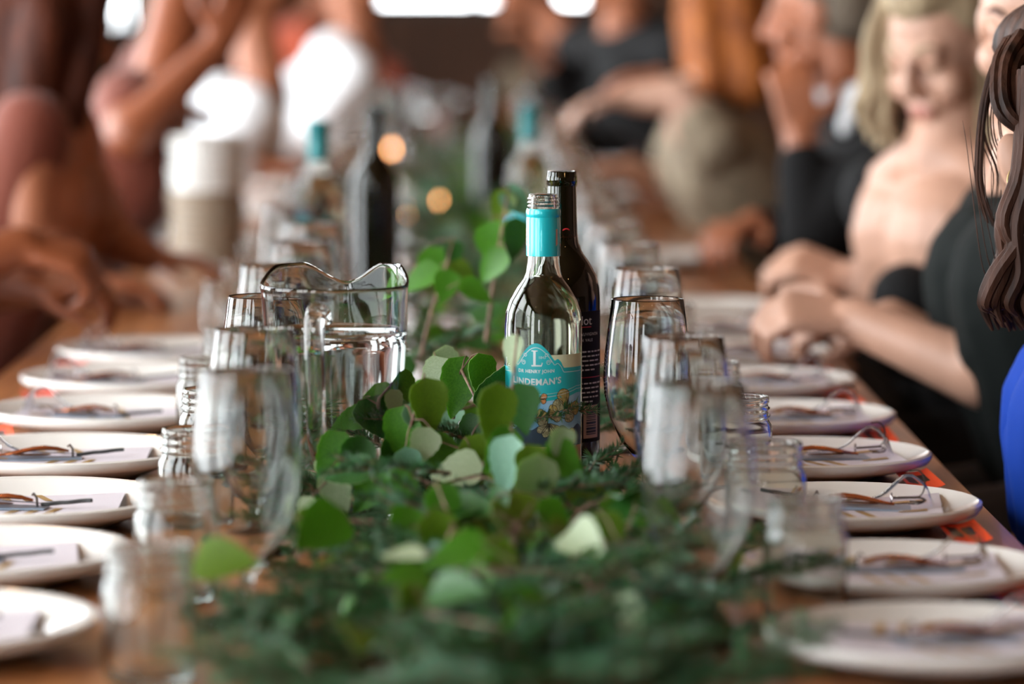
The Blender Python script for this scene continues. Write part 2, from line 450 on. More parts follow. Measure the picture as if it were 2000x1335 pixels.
def person(label, seat, face, skin_m='skin_fair', hair=('short', 'hair_brown'), top=('shirt', 'c_black'), vox=.008, look=None,
           lean=.06, sleeve=1.0, arms=None, bottoms='c_denim', neckline='crew', J=None, extra=None, curl=25, scale=.94, group=None):
    J = J or {}; seat = (seat[0], seat[1] * K)
    F = Vector((face[0], face[1], 0)).normalized(); S = Vector((F.y, -F.x, 0)); U = Vector((0, 0, 1))
    pel = Vector((seat[0], seat[1], .57))
    chest = J.get('chest', pel + F * lean + U * .36)
    ax = (chest - pel).normalized()
    sh = {1: J.get('sr', chest + S * .165 + ax * .075), -1: J.get('sl', chest - S * .165 + ax * .075)}
    neck = J.get('neck', chest + ax * .13)
    head = J.get('head', neck + ax * .10 + U * .07 + F * .035)
    lk = Vector(look if look is not None else (F.x, F.y, -.12)).normalized()
    rt = lk.cross(U).normalized(); up = rt.cross(lk).normalized()
    B = Matrix((rt, lk, up)).transposed()          # head basis: x side, y forward, z up
    def h(x, y, z): return head + B @ (Vector((x, y, z)) * scale)
    root = empty('person', (seat[0], seat[1], 0), label=label, cat='person', group=group)
    b = MB()
    belly = pel.lerp(chest, .45) - F * max(0, (chest - pel).dot(F) - .15) * .40
    for s in (-1, 1):
        b.rcone(pel + S * s * .07, belly + S * s * .05, .125, .108)
        b.rcone(belly + S * s * .05, chest + S * s * .07, .108, .112)
        b.rcone(chest + S * s * .05 + ax * .02, sh[s], .095, .055)
        b.rcone(neck - ax * .005, sh[s], .048, .046)
        hip = pel + S * s * .09; kn = pel + F * .40 + S * s * .10 - U * .03
        b.rcone(hip, kn, .092, .06); ft = Vector((kn.x, kn.y, .07)) - F * .03
        b.rcone(kn, ft, .056, .038); b.rcone(ft - U * .03, ft + F * .14 - U * .035, .036, .03)
    b.rcone(neck - ax * .02, h(0, -.022, -.05), .060, .052)
    # head
    b.ell(h(0, -.012, .03), [x * scale for x in (.076, .095, .092)], B)
    b.ell(h(0, .020, -.045), [x * scale for x in (.060, .070, .074)], B)
    b.rcone(h(-.010, .070, -.105), h(.010, .070, -.105), .020, .020, 10)
    b.rcone(h(0, .090, .018), h(0, .112, -.026), .008, .013, 10, 3)
    for s in (-1, 1):
        b.rcone(h(0, .108, -.028), h(s * .012, .100, -.029), .010, .009, 10, 3)
        b.rcone(h(s * .008, .083, .026), h(s * .042, .070, .028), .012, .010, 10, 3)
        b.ell(h(s * .032, .076, .006), [.016 * scale, .012 * scale, .011 * scale], B)
        b.ell(h(s * .042, .060, -.035), [.024, .026, .026], B)
        b.ell(h(s * .076, -.008, -.010), [.010 * scale, .022 * scale, .032 * scale], B)
    b.rcone(h(-.018, .088, -.060), h(.018, .088, -.060), .008, .008, 10, 3)
    b.rcone(h(-.016, .086, -.071), h(.016, .086, -.071), .009, .009, 10, 3)
    # arms
    arms = arms or {}
    A = {}
    for s in (-1, 1):
        if s in arms:
            el, wr = Vector(arms[s][0]), Vector(arms[s][1])
            hd = Vector(arms[s][2]) if len(arms[s]) > 2 else (wr - el)
            nr = Vector(arms[s][3]) if len(arms[s]) > 3 else U
        else:
            el = sh[s] + F * .10 - U * .25 + S * s * .06; wr = pel + F * .24 + U * .11 + S * s * .10
            hd = F - S * s * .5; nr = U
        for q, r_ in ((el, .060), (wr, .050)):
            if TX0 - .05 < q.x < TX1 + .05: q.z = max(q.z, TOP + r_)
        A[s] = (el, wr)
        b.rcone(sh[s], el, .054, .043); b.rcone(el, wr, .043, .029)
        hand(b, wr, hd, nr, curl, thumb=(1 if s < 0 else -1))
    mats = [M[skin_m], M['lip']]
    me = voxel(b, 'body', mats, vox)
    # the lips get their own colour on the one continuous skin
    Bi = B.inverted()
    mi = [0] * len(me.polygons)
    for p in me.polygons:
        c = p.center - head
        if c.length < .16:
            q = (Bi @ c) / scale
            if q.y > .06 and abs(q.x) < .024 and abs(q.z + .066) < .0125 * (1 - (q.x / .026) ** 2): mi[p.index] = 1
    me.polygons.foreach_set('material_index', mi)
    from mathutils.bvhtree import BVHTree
    bvh = BVHTree.FromPolygons([v.co.copy() for v in me.vertices], [tuple(p.vertices) for p in me.polygons])
    brows = []
    for s in (-1, 1):
        for pts_, r_ in (([(.014, .030), (.024, .035), (.036, .037), (.048, .031)], .0042), ([(.020, .000), (.028, -.004), (.036, -.004), (.044, .000)], .0026)):
            hit = [bvh.ray_cast(h(s * x, .25, z), -(B @ Vector((0, 1, 0))))[0] for x, z in pts_]
            hit = [q for q in hit if q is not None]
            if len(hit) > 2 and vox < .007: brows.append(('eyebrow' if r_ > .003 else 'eyelashes', MB().tube(hit, [r_ * .6] + [r_] * (len(hit) - 2) + [r_ * .5], 6)))
    def put(name, me_):
        rest_on_table(me_); me_.transform(Matrix.Translation(-root.location)); return link(name, me_, root)
    put('body', me)
    for nm_, mb_ in brows: put(nm_, mb_.mesh(nm_, M[hair[1]]))
    # clothes
    g = MB(); e = .011
    for s in (-1, 1):
        g.rcone(pel + S * s * .07, belly + S * s * .05, .125 + e, .108 + e)
        if neckline == 'v':
            g.rcone(belly + S * s * .06, chest + S * s * .085 - ax * .07, .108 + e, .105)
            g.rcone(chest + S * s * .115 - ax * .04, sh[s] + S * s * .0, .075, .055 + e)
        else:
            g.rcone(belly + S * s * .05, chest + S * s * .07, .108 + e, .112 + e)
            g.rcone(chest + S * s * .05 + ax * .02, sh[s], .095 + e, .055 + e)
            if neckline == 'jacket': g.rcone(neck - ax * .012, sh[s], .050 + e, .046 + e)
        el, wr = A[s]
        if sleeve > 0:
            q = sh[s].lerp(el, min(1, sleeve)); g.rcone(sh[s], q, .054 + e, .054 + e - .010 * min(1, sleeve))
        if sleeve > 1:
            g.rcone(el, el.lerp(wr, sleeve - 1), .045 + e, .033 + e)
    if extra:
        for (p, q, r1, r2) in extra: g.rcone(p, q, r1, r2)
    put(top[0], voxel(g, top[0], [M[top[1]]], max(vox, .008)))
    g = MB(); e = .012
    for s in (-1, 1):
        hip = pel + S * s * .09; kn = pel + F * .40 + S * s * .10 - U * .03
        g.rcone(hip - U * .005, kn, .092 + e, .06 + e); ft = Vector((kn.x, kn.y, .10)) - F * .03
        g.rcone(kn, ft, .056 + e, .042 + e)
    put('trousers', voxel(g, 'trousers', [M[bottoms]], .012))
    # hair
    kind, hm = hair
    g = MB()
    g.ell(h(0, -.030, .048), [x * scale for x in (.085, .094, .090)], B)
    g.ell(h(0, -.045, .0), [x * scale for x in (.080, .078, .080)], B)
    if kind == 'short':
        g.ell(h(0, .005, .092), [x * scale for x in (.062, .072, .042)], B)
    else:
        for s in (-1, 1):
            g.rcone(h(s * .055, .035, .085), h(s * .084, .028, -.02), .028, .026)
            g.rcone(h(s * .084, .028, -.02), h(s * .088, .015, -.15), .027, .030)
            g.rcone(h(s * .07, -.05, .0), h(s * .075, -.055, -.19), .05, .042)
        g.rcone(h(0, -.075, .0), h(0, -.085, -.21), .060, .05)
    hair_o = put('hair', voxel(g, 'hair', [M[hm]], max(.006, vox * .9), 3))
    return root, dict(h=h, head=head, B=B, sh=sh, chest=chest, neck=neck, hair=hair_o, put=put, root=root, F=F, S=S)

V = Vector
# the dark-haired guest in blue, close to the bottles
EY = 3.05
eh = pt(2092, 225, EY)
e_chest = pt(2185, 830, EY + .02)
_, E = person('guest in a royal blue top with long dark brown hair and a gold hoop earring', (.70, EY + .02), (-1, .1), 'skin_fair',
    ('short', 'hair_brown'), ('blouse', 'c_blue'), .006, look=(-.55, .78, -.30), sleeve=.6,
    J=dict(chest=e_chest, head=eh, neck=eh.lerp(e_chest, .50) + V((.03, 0, .02)), sr=e_chest + V((.04, .16, .09)), sl=e_chest + V((.07, -.14, .08))),
    arms={1: (V((.62, EY * K + .21, .62)), V((.56, EY * K + .05, .60)), V((-.3, -1, -.2))), -1: (V((.74, EY * K - .25, .70)), V((.66, EY * K - .13, .62)), V((-.3, 1, -.3)))},
    extra=[(pt(2042, 862, EY + .02), pt(2075, 990, EY + .02), .046, .060)], bottoms='c_blue')
h = E['h']
g = MB()                                     # long locks falling over the shoulder
random.seed(5)
def lock(mb, pts, r0, r1, n=9):
    """smooth tapering lock through control points"""
    P = [V(p) for p in pts]; out = []
    for i in range(len(P) - 1):
        p0, p1, p2, p3 = P[max(i - 1, 0)], P[i], P[i + 1], P[min(i + 2, len(P) - 1)]
        for k in range(5):
            u = k / 5
            out.append(.5 * ((2 * p1) + (p2 - p0) * u + (2 * p0 - 5 * p1 + 4 * p2 - p3) * u * u + (3 * p1 - p0 - 3 * p2 + p3) * u ** 3))
    out.append(P[-1]); m = len(out) - 1
    rad = [r0 + (r1 - r0) * (k / m) for k in range(m + 1)]
    rad = [r * (1 if k < m * .8 else 1 - .7 * (k - m * .8) / (m * .2)) for k, r in enumerate(rad)]
    mb.tube(out, rad, n)
def px(path, dy=0.0):
    return [pt(a, b_, y_ + dy) for a, b_, y_ in path]
hs = MB()
for k in range(70):
    jx, jd = random.uniform(-1, 1), random.uniform(-.05, .035)
    ex = random.uniform(-1, 1)
    lock(hs, px([(2040 + 40 * jx, 110 + 40 * random.random(), EY - .07), (2022 + 34 * jx, 330, EY - .085), (2000 + 46 * jx, 440, EY - .09), (1985 + 42 * ex, 530, EY - .09),
                 (1962 + 38 * ex + random.uniform(-8, 8), 590, EY - .085), (1980 + 42 * ex, 625 + random.uniform(-25, 22), EY - .08)], jd), random.uniform(.006, .010), random.uniform(.003, .006), 7)
for k in range(40):
    jx, jd = random.uniform(-1, 1), random.uniform(-.03, .03)
    lock(hs, px([(2005 + 40 * jx, 62 + 22 * abs(jx), EY - .03), (1968 + 24 * jx, 130, EY - .06), (1974 + 26 * jx, 215, EY - .085), (2035 + 30 * jx, 262, EY - .08), (2085, 300, EY - .04)], jd), random.uniform(.005, .009), .005, 7)
o = hs.obj('long_locks', M['hair_brown'], E['root']); o.data.transform(Matrix.Translation(-E['root'].location))
hs = MB()
for k in range(14):
    j = random.uniform(-1, 1); d = random.uniform(-.03, .02)
    lock(hs, px([(1985 + 6 * j, 75 + 6 * j, EY - .03), (1945 + 5 * j, 120, EY - .04), (1922 + 6 * j, 200, EY - .05), (1912 + 7 * j, 300, EY - .06), (1914 + 8 * j, 370, EY - .06), (1936 + 14 * j, 440 + 10 * j, EY - .06)], d), .0022, .0012, 5)
for k in range(9):
    j = random.uniform(-1, 1)
    lock(hs, px([(1975 + 10 * j, 90 + 10 * j, EY - .05), (1940 + 16 * j, 180, EY - .05), (1935 + 22 * j, 260, EY - .06), (1960 + 20 * j, 340, EY - .06), (1955 + 25 * j, 420, EY - .06)]), .0009, .0005, 4)
for k in range(5):
    lock(hs, px([(1935 + 10 * k, 560, EY - .06), (1915 + 9 * k, 500 - 20 * k, EY - .08), (1890 + 12 * k, 300 + 30 * k, EY - .08), (1880 + 14 * k, 235 + 12 * k, EY - .07)]), .0006, .0004, 4)
o = hs.obj('loose_strands', M['hair_brown'], E['root']); o.data.transform(Matrix.Translation(-E['root'].location))
g = MB()                                     # the ear shows between the strands
ec = pt(1985, 322, EY - .075)
EB = Matrix.Rotation(R(-18), 3, 'Y')
g.ell(ec, (.019, .012, .034), EB); g.ell(ec + V((.004, -.006, -.028)), (.011, .009, .014), EB); g.ell(ec + V((.020, .02, -.01)), (.035, .03, .05))
o = link('ear', voxel(g, 'ear', [M['skin_fair']], .004, 3), E['root']); o.data.transform(Matrix.Translation(-E['root'].location))
g = MB(); rc = pt(1987, 352, EY - .098)
g.tube([rc + V((math.cos(a) * .0095, math.sin(a) * .003, math.sin(a) * .0125)) for a in [2 * math.pi * k / 20 for k in range(21)]], .0011, 6, cap=False)
o = g.obj('hoop_earring', M['gold'], E['root'], label='small gold hoop earring'); o.data.transform(Matrix.Translation(-E['root'].location))

# the guest in the dark top behind her, bare forearm on the table
DY = 3.72
dh = pt(2028, 38, DY); dc = pt(2012, 560, DY + .02)
person('brown-haired guest in a black top leaning bare forearms on the table', (.80, DY), (-1, -.1), 'skin_fair', ('short', 'hair_brown'),
    ('top', 'c_green_black'), .0055, look=(-.40, -.85, -.28), sleeve=.75,
    J=dict(chest=dc, head=dh, neck=dc.lerp(dh, .58), sr=dc + V((-.01, .17, .07)), sl=dc + V((0, -.15, .07))),
    arms={1: (pt(1960, 770, DY + .13), pt(1740, 625, DY + .16), V((-1, .0, .05)), V((0, -.4, 1))), -1: (pt(1925, 735, DY - .02), pt(1668, 625, DY + .06), V((-1, .05, .15)), V((0, -.6, 1)))}, curl=42)

# blonde guest
CY = 4.32
ch = pt(1842, 92, CY); cc = pt(1842, 465, CY + .03)
_, Cc = person('blonde guest in a black low-cut dress looking down at the table', (.80, CY + .05), (-1, -.25), 'skin_fair', ('short', 'hair_blonde'),
    ('dress', 'c_black'), .0055, look=(-.62, -.66, -.40), sleeve=.0, neckline='v',
    J=dict(chest=cc, head=ch, neck=cc.lerp(ch, .48) + V((-.01, -.02, 0)), sr=cc + V((-.075, .13, .055)), sl=cc + V((.08, -.12, .06))),
    arms={1: (pt(1800, 650, CY + .10), pt(1660, 545, CY + .12), V((-1, .05, .35)), V((-.2, -.6, 1))), -1: (pt(1905, 640, CY - .05), pt(1790, 640, CY - .10), V((-1, .2, 0)))}, curl=45, bottoms='c_black',
    extra=[(pt(1772, 585, CY - .10), pt(1790, 640, CY - .05), .055, .08), (pt(1905, 560, CY - .14), pt(1900, 650, CY - .05), .06, .09)])
hs = MB()
for k in range(46):
    j = random.uniform(-1, 1); d = random.uniform(-.05, .03)
    jj = random.uniform(-1, 1); lock(hs, px([(1805 + 25 * j, -110, CY - .02), (1745 + 18 * j, -20, CY + .05), (1716 + 26 * j + 8 * jj, 90, CY + .06), (1720 + 30 * j - 10 * jj, 170, CY + .06), (1704 + 34 * j + 14 * jj, 225 + 20 * j, CY + .06), (1726 + 40 * jj, 270 + 24 * j, CY + .06)], d), .0085, .005, 7)
for k in range(22):
    j = random.uniform(-1, 1); d = random.uniform(-.02, .04)
    lock(hs, px([(1880 + 20 * j, -100, CY), (1925 + 14 * j, 20, CY - .01), (1935 + 18 * j, 160, CY - .01), (1938 + 22 * j, 300, CY - .01), (1936 + 26 * j, 400 + 30 * j, CY)], d), .012, .008, 7)
o = hs.obj('long_locks', M['hair_blonde'], Cc['root']); o.data.transform(Matrix.Translation(-Cc['root'].location))

# man in the dark jacket
BY = 5.15
bh = pt(1606, 22, BY); bc = pt(1690, 400, BY + .02)
_, Bb = person('man in a black jacket and white collar with short grey-brown hair, chin on hand', (.78, BY + .02), (-1, .05), 'skin_warm', ('short', 'hair_grey'),
    ('jacket', 'c_black'), .006, look=(-.93, .36, -.15), sleeve=1.72, neckline='jacket',
    J=dict(chest=bc, head=bh, neck=pt(1650, 205, BY), sr=bc + V((-.01, .17, .10)), sl=bc + V((.02, -.15, .095))),
    arms={-1: (pt(1585, 470, BY - .12), pt(1562, 265, BY - .08), V((-.15, .1, 1)), V((0, -1, .1))), 1: (pt(1560, 480, BY + .22), pt(1470, 440, BY + .10), V((-.6, -.8, 0)))}, curl=35)
g = MB()
nb = pt(1650, 205, BY)
cr = [nb + V((math.cos(R(15 * k)) * .058, math.sin(R(15 * k)) * .058, .018 + .012 * math.cos(R(15 * k)))) for k in range(25)]
for p, q in zip(cr, cr[1:]):
    g.rcone(p - V((0, 0, .014)), q + V((0, 0, .014)), .009, .008, 8, 3); g.rcone(p + V((0, 0, .012)), q - V((0, 0, .014)), .008, .009, 8, 3)
g.rcone(pt(1672, 185, BY - .075), pt(1650, 250, BY - .085), .018, .014)
o = link('shirt_collar', voxel(g, 'shirt_collar', [M['c_white']], .005, 3), Bb['root']); o.data.transform(Matrix.Translation(-Bb['root'].location))

# further along the right side
AY = 6.3
ac = pt(1405, 330, AY)
person('auburn-haired guest in a beige patterned top stretching one bare arm over the table', (.70, AY + .05), (-1, -.1), 'skin_fair', ('long', 'hair_auburn'), ('blouse', 'c_beige'), .009,
    look=(-.35, .9, -.3), sleeve=.35, J=dict(chest=ac, head=pt(1415, 10, AY + .05)),
    arms={-1: (pt(1330, 185, AY - .12), pt(1235, 190, AY - .10), V((-1, 0, -.1))), 1: (pt(1290, 380, AY + .15), pt(1230, 330, AY + .1), V((-1, 0, .1)))})
person('guest in a black suit jacket leaning far over the table behind the auburn hair', (.74, 7.35), (-1, 0), 'skin_warm', ('short', 'hair_brown'), ('jacket', 'c_black'), .010,
    sleeve=1.9, lean=.22, neckline='jacket', J=dict(chest=pt(1265, 165, 7.3), head=pt(1200, -85, 7.25), sr=pt(1180, 95, 7.45), sl=pt(1330, 100, 7.15)),
    arms={1: (pt(1120, 190, 7.5), pt(1080, 130, 7.4), V((-.6, 0, .8))), -1: (pt(1400, 130, 7.1), pt(1300, 150, 7.0), V((-1, 0, 0)))}, extra=[(pt(1150, 110, 7.6), pt(1240, 190, 7.4), .10, .12), (pt(1240, 110, 7.3), pt(1400, 120, 7.3), .11, .12)])
person('guest in a black shirt with folded arms behind the leaning suit jacket', (.72, 8.6), (-1, 0), 'skin_warm', ('short', 'hair_brown'), ('shirt', 'c_black'), .011, sleeve=1.8, lean=.2,
    J=dict(chest=pt(1150, 130, 8.6)))
# left side, nearest first
HY = 4.05
person('guest in a rust top holding bare fists together above the left table edge', (-.98, HY + .05), (1, .05), 'skin_shaded', ('short', 'hair_red'), ('top', 'c_rust'), .008, sleeve=.8,
    arms={1: (V((-.78, HY * K - .12, .84)), pt(40, 480, HY - .04), V((1, .1, -.25)), V((.2, -.5, 1))), -1: (V((-.78, HY * K + .18, .82)), pt(55, 565, HY + .10), V((1, -.1, .15)), V((0, -.4, 1)))}, curl=48)
GY = 4.75
gc = pt(75, 400, GY)
person('red-haired guest in a sleeveless rust dress with a bare shoulder turned to the table', (-.86, GY + .05), (1, -.15), 'skin_warm', ('long', 'hair_red'), ('dress', 'c_rust'), .008, sleeve=0, neckline='v',
    look=(.8, .5, -.2), J=dict(chest=gc, head=pt(105, 55, GY), sr=pt(60, 255, GY - .10), sl=gc + V((.03, .14, .08))),
    arms={1: (pt(62, 430, GY - .12), pt(160, 560, GY - .10), V((1, .1, -.1))), -1: (pt(215, 470, GY + .12), pt(290, 500, GY + .08), V((1, -.2, -.1)))})
FY = 5.55
fc = pt(235, 330, FY)
person('guest in a rust top holding one bare forearm up beside the white shirt', (-.90, FY + .05), (1, -.1), 'skin_shaded', ('short', 'hair_red'), ('top', 'c_rust'), .008, sleeve=.35,
    look=(.9, -.1, -.2), J=dict(chest=fc, head=pt(395, -95, FY + .12), sr=pt(250, 200, FY - .12), sl=pt(300, 135, FY + .2)),
    arms={1: (pt(252, 262, FY - .20), pt(430, 85, FY - .14), V((.35, 0, .9)), V((.4, -.9, 0))), -1: (pt(350, 395, FY + .05), pt(300, 320, FY - .05), V((.2, 0, .5)))}, curl=40)
# bright shirts further down the left side
person('guest in a white shirt beside the stack of small plates', (-.92, 7.0), (1, 0), 'skin_warm', ('short', 'hair_brown'), ('shirt', 'c_white'), .010, sleeve=1.5, lean=.16,
    J=dict(chest=pt(455, 260, 7.0), head=pt(500, -70, 7.05)), extra=[(pt(440, 215, 6.95), pt(490, 240, 6.95), .085, .09)], arms={1: (pt(420, 330, 6.82), pt(520, 330, 6.85), V((1, 0, 0))), -1: (pt(500, 300, 7.2), pt(560, 330, 7.1), V((1, 0, 0)))})
person('guest in a brick red top past the two white shirts', (-.86, 9.75), (1, 0), 'skin_shaded', ('short', 'hair_brown'), ('top', 'c_red'), .011, sleeve=.8, lean=.10,
    J=dict(chest=pt(575, 110, 9.7)))
person('guest in a white shirt near the far end of the table', (-.80, 8.3), (1, 0), 'skin_warm', ('short', 'hair_brown'), ('shirt', 'c_white'), .011, sleeve=1.5, lean=.14, extra=[(pt(655, 120, 8.25), pt(650, 190, 8.25), .085, .10)],
    J=dict(chest=pt(655, 180, 8.3), head=pt(690, -60, 8.3)), arms={1: (pt(620, 240, 8.15), pt(690, 290, 8.2), V((1, 0, 0))), -1: (pt(690, 220, 8.5), pt(740, 260, 8.4), V((1, 0, 0)))})
for x, y, hm, cm, lab in ((-.46, 10.45, 'hair_auburn', 'c_red', 'guest in a red top facing down the table from its far end'), (.32, 10.45, 'hair_brown', 'c_beige', 'guest in a beige top facing down the table from its far end')):
    y *= K
    person(lab, (x, y / K), (0, -1), 'skin_warm', ('short', hm), ('top', cm), .011, sleeve=.5, lean=.1, look=(0, -1, -.3),
        J=dict(chest=V((x, y - .13, .88)), head=V((x, y - .22, 1.08))), arms={1: (V((x - .24, y - .18, .82)), V((x - .10, y - .48, .81)), V((.3, -1, 0))), -1: (V((x + .24, y - .18, .82)), V((x + .10, y - .48, .81)), V((-.3, -1, 0)))})

# ------------------------------------------------------------------ place settings
def plate_mesh(r=.136, h=.028):
    prof = [(0, .004), (r * .52, .004), (r * .60, .0055), (r * .68, h * .40), (r * .80, h * .62), (r * .93, h - .003), (r * .975, h), (r, h - .0015), (r * 1.003, h - .005),
            (r * .98, h - .010), (r * .90, h - .0140), (r * .74, h * .28), (r * .60, .0), (r * .55, .0), (r * .52, .002), (0, .002)]
    return MB().lathe(prof, 64).mesh('plate', M['plate'], True, 50)
PLATE = plate_mesh()
PLATE_R = plate_mesh(.128, .025); SMALLW = plate_mesh(.069, .0135); SMALL = plate_mesh(.069, .0135); SMALL.materials[0] = M['stone']

def card_mesh():
    mb = MB()                                  # a folded card, slightly bowed
    n = 10; w, d, th = .108, .070, .0010
    for i in range(n):
        u0, u1 = i / n, (i + 1) / n
        def z(u): return .0140 + .0030 * (1 - math.sin(u * math.pi)) + .012 * max(0, u - .8)
        a, b_ = (u0 - .5) * w * 1.7, (u1 - .5) * w * 1.7
        q = [(a, -d, z(u0)), (b_, -d, z(u1)), (b_, d, z(u1)), (a, d, z(u0))]
        mb._add(q + [(x, y, zz + th) for x, y, zz in q], [(3, 2, 1, 0), (4, 5, 6, 7), (0, 1, 5, 4), (2, 3, 7, 6)] + ([(0, 4, 7, 3)] if i == 0 else []) + ([(1, 2, 6, 5)] if i == n - 1 else []))
    return mb.mesh('card', M['paper'], True, 40)
CARD = card_mesh()
def stripe_mesh(x, y0, y1, sl, w=.0075):
    def zz(xx): return .0150 + .0030 * (1 - math.sin((xx / .1836 + .5) * math.pi)) + .0006
    q = [(x, y0), (x + w, y0), (x + w + sl, y1), (x + sl, y1)]
    return MB()._add([(p[0], p[1], zz(p[0])) for p in q], [(0, 1, 2, 3)]).mesh('gold_stripe', M['stripe'], False)
STS = [stripe_mesh(-.012 + .0185 * i, -.0695, -.028, -.014) for i in range(3)] + [stripe_mesh(-.040 + .0185 * i, .026, .0695, .012) for i in range(3)]
def tri_mesh(q_):
    mb = MB()
    zz = lambda xx: .0150 + .0030 * (1 - math.sin((xx / .1836 + .5) * math.pi)) + .012 * max(0, xx / .1836 - .3) + .0006
    for x0, x1, y0, y1 in (q_,):
        q = [(x0, y0), (x1, y0 - .006), (x1, y1), (x0, y1 - .002)]
        mb._add([(a, b_, zz(a)) for a, b_ in q], [(0, 1, 2, 3)])
    return mb.mesh('gold_band', M['stripe'], False)
ST3 = tri_mesh((.040, .078, .018, .030)); ST4 = tri_mesh((.052, .078, -.042, -.034))

def packet_proto():
    """fishing lure in a clear bubble on a blue-grey backing card; +x is the hook end"""
    root = empty('lure_packet', label='copper fishing lure in a clear plastic bubble on blue-grey card, lying on a white plate', cat='lure', group='fishing lure favours on the plates')
    z0 = .0165
    c = MB()
    out = [(-.055, -.012), (.050, -.021), (.066, -.018), (.074, -.010), (.074, .010), (.066, .018), (.050, .021), (-.055, .012)]
    n = len(out)
    c._add([(x, y, z0) for x, y in out] + [(x, y, z0 + .0012) for x, y in out], [tuple(range(n - 1, -1, -1)), tuple(range(n, 2 * n))] + [(i, (i + 1) % n, n + (i + 1) % n, n + i) for i in range(n)])
    c.obj('backing_card', M['bluecard'], root, smooth=False, label='blue-grey backing card')
    b = MB(); rows = []; NS, NX = 12, 18
    for i in range(NX + 1):
        u = i / NX; x = -.052 + u * .118
        hgt = .0035 + .023 * math.exp(-((u - .80) / .17) ** 2) * (1 - max(0, (u - .93) / .07) ** 2 * .9) + .007 * u
        if i == NX: hgt = .001
        wd = .007 + .0115 * min(1, u * 1.6) - (.004 if i == NX else 0)
        rows.append([(x, -wd * math.cos(math.pi * k / NS), z0 + .0014 + hgt * math.sin(math.pi * k / NS) ** .8) for k in range(NS + 1)])
    vs_ = [p for r_ in rows for p in r_]
    fs = [(i * (NS + 1) + k, (i + 1) * (NS + 1) + k, (i + 1) * (NS + 1) + k + 1, i * (NS + 1) + k + 1) for i in range(NX) for k in range(NS)]
    b._add(vs_, fs)
    b.obj('plastic_bubble', M['plastic'], root, label='clear plastic bubble')
    l = MB()
    l.tube([(-.042 + .012 * i, 0, z0 + .0075 + .0035 * math.sin(i * .75)) for i in range(7)], [.0012, .0022, .0026, .0024, .0024, .002, .0012], 8, flat=2.0)
    body = l.obj('lure_body', M['copper'], root, label='copper lure body')
    MB().ell((-.004, 0, z0 + .004), (.020, .006, .0016)).obj('spoon_blade', M['steel'], body)
    hk = MB()
    hk.tube([(.028, 0, z0 + .010), (.050, 0, z0 + .011)], .0011, 6)
    for ang in (90, 210, 330):
        ca, sa = math.cos(R(ang)), math.sin(R(ang))
        path = [(.048, 0, 0)] + [(.050 + .008 * math.sin(q), ca * .0085 * (1 - math.cos(q)), sa * .0085 * (1 - math.cos(q))) for q in [R(20 * k) for k in range(1, 10)]] + [(.043, ca * .0165, sa * .0165)]
        sc_ = 1.0 if ang == 90 else .55
        path = [(p[0], p[1] * sc_ * (1.0 if ang != 90 else 0), z0 + .011 + (p[2] * sc_ if ang != 90 else .0095 * (p[1] ** 2 + p[2] ** 2) ** .5 / .0085 * 1.35)) for p in path]
        path = [(p[0], p[1], max(p[2], z0 + .003)) for p in path]
        hk.tube(path, .0008, 6)
    hk.obj('treble_hook', M['darksteel'], root, label='dark steel treble hook')
    rg = MB(); rg.tube([(.027, .0035 * math.cos(a), z0 + .010 + .0045 * math.sin(a)) for a in [2 * math.pi * k / 12 for k in range(13)]], .0006, 5, cap=False)
    rg.obj('split_ring', M['steel'], root)
    tw = MB(); tw.tube([(-.046, .0, z0 + .001), (-.046, .002, z0 + .010), (-.043, .002, z0 + .014), (-.041, -.002, z0 + .012)], .0012, 6)
    tw.obj('wire_tie', M['darksteel'], root)
    cd = MB(); cd.tube([(-.050 - .006 * k, .0015 * math.sin(k * 1.7), z0 + .0035 + .0006 * k) for k in range(9)], .0020, 7)
    cd.obj('cord', M['cord'], root, label='short length of black braided cord')
    return root

def card_proto():
    root = empty('place_card', label='white folded card with gold stripes lying on a plate under the fishing lure', cat='card', group='striped cards on the plates')
    link('folded_card', CARD, root)
    for m_ in STS + [ST3, ST4]: link('gold_stripe', m_, root, label='gold stripe')
    return root

def ticket_proto():
    root = empty('paper_ticket', label='orange-red paper ticket with two black squares tucked beside a plate', cat='ticket', group='orange tickets by the plates')
    mb = MB(); n = 8; w, d = .038, .060
    for i in range(n):
        u0, u1 = i / n, (i + 1) / n
        z = lambda u: .0006 + .0045 * (abs(u - .5) * 2) ** 2
        a, b_ = (u0 - .5) * w, (u1 - .5) * w
        q = [(a, -d / 2, z(u0)), (b_, -d / 2, z(u1)), (b_, d / 2, z(u1)), (a, d / 2, z(u0))]
        mb._add(q + [(x, y, zz + .0004) for x, y, zz in q], [(3, 2, 1, 0), (4, 5, 6, 7), (0, 1, 5, 4), (2, 3, 7, 6)])
    mb.obj('ticket_paper', M['ticket'], root)
    zt = .0034
    def patch(x0, x1, y0, y1):
        zz = lambda x: .0009 + .0045 * (abs(x / w) * 2) ** 2 + .0003
        m = MB(); xs = [x0 + (x1 - x0) * k / 3 for k in range(4)]
        for a, b_ in zip(xs, xs[1:]): m._add([(a, y0, zz(a)), (b_, y0, zz(b_)), (b_, y1, zz(b_)), (a, y1, zz(a))], [(0, 1, 2, 3)])
        return m
    patch(-.0125, -.0015, -.012, .018).obj('printed_square', M['ink'], root, smooth=False)
    patch(.0025, .0115, -.006, .016).obj('printed_square', M['ink'], root, smooth=False)
    return root

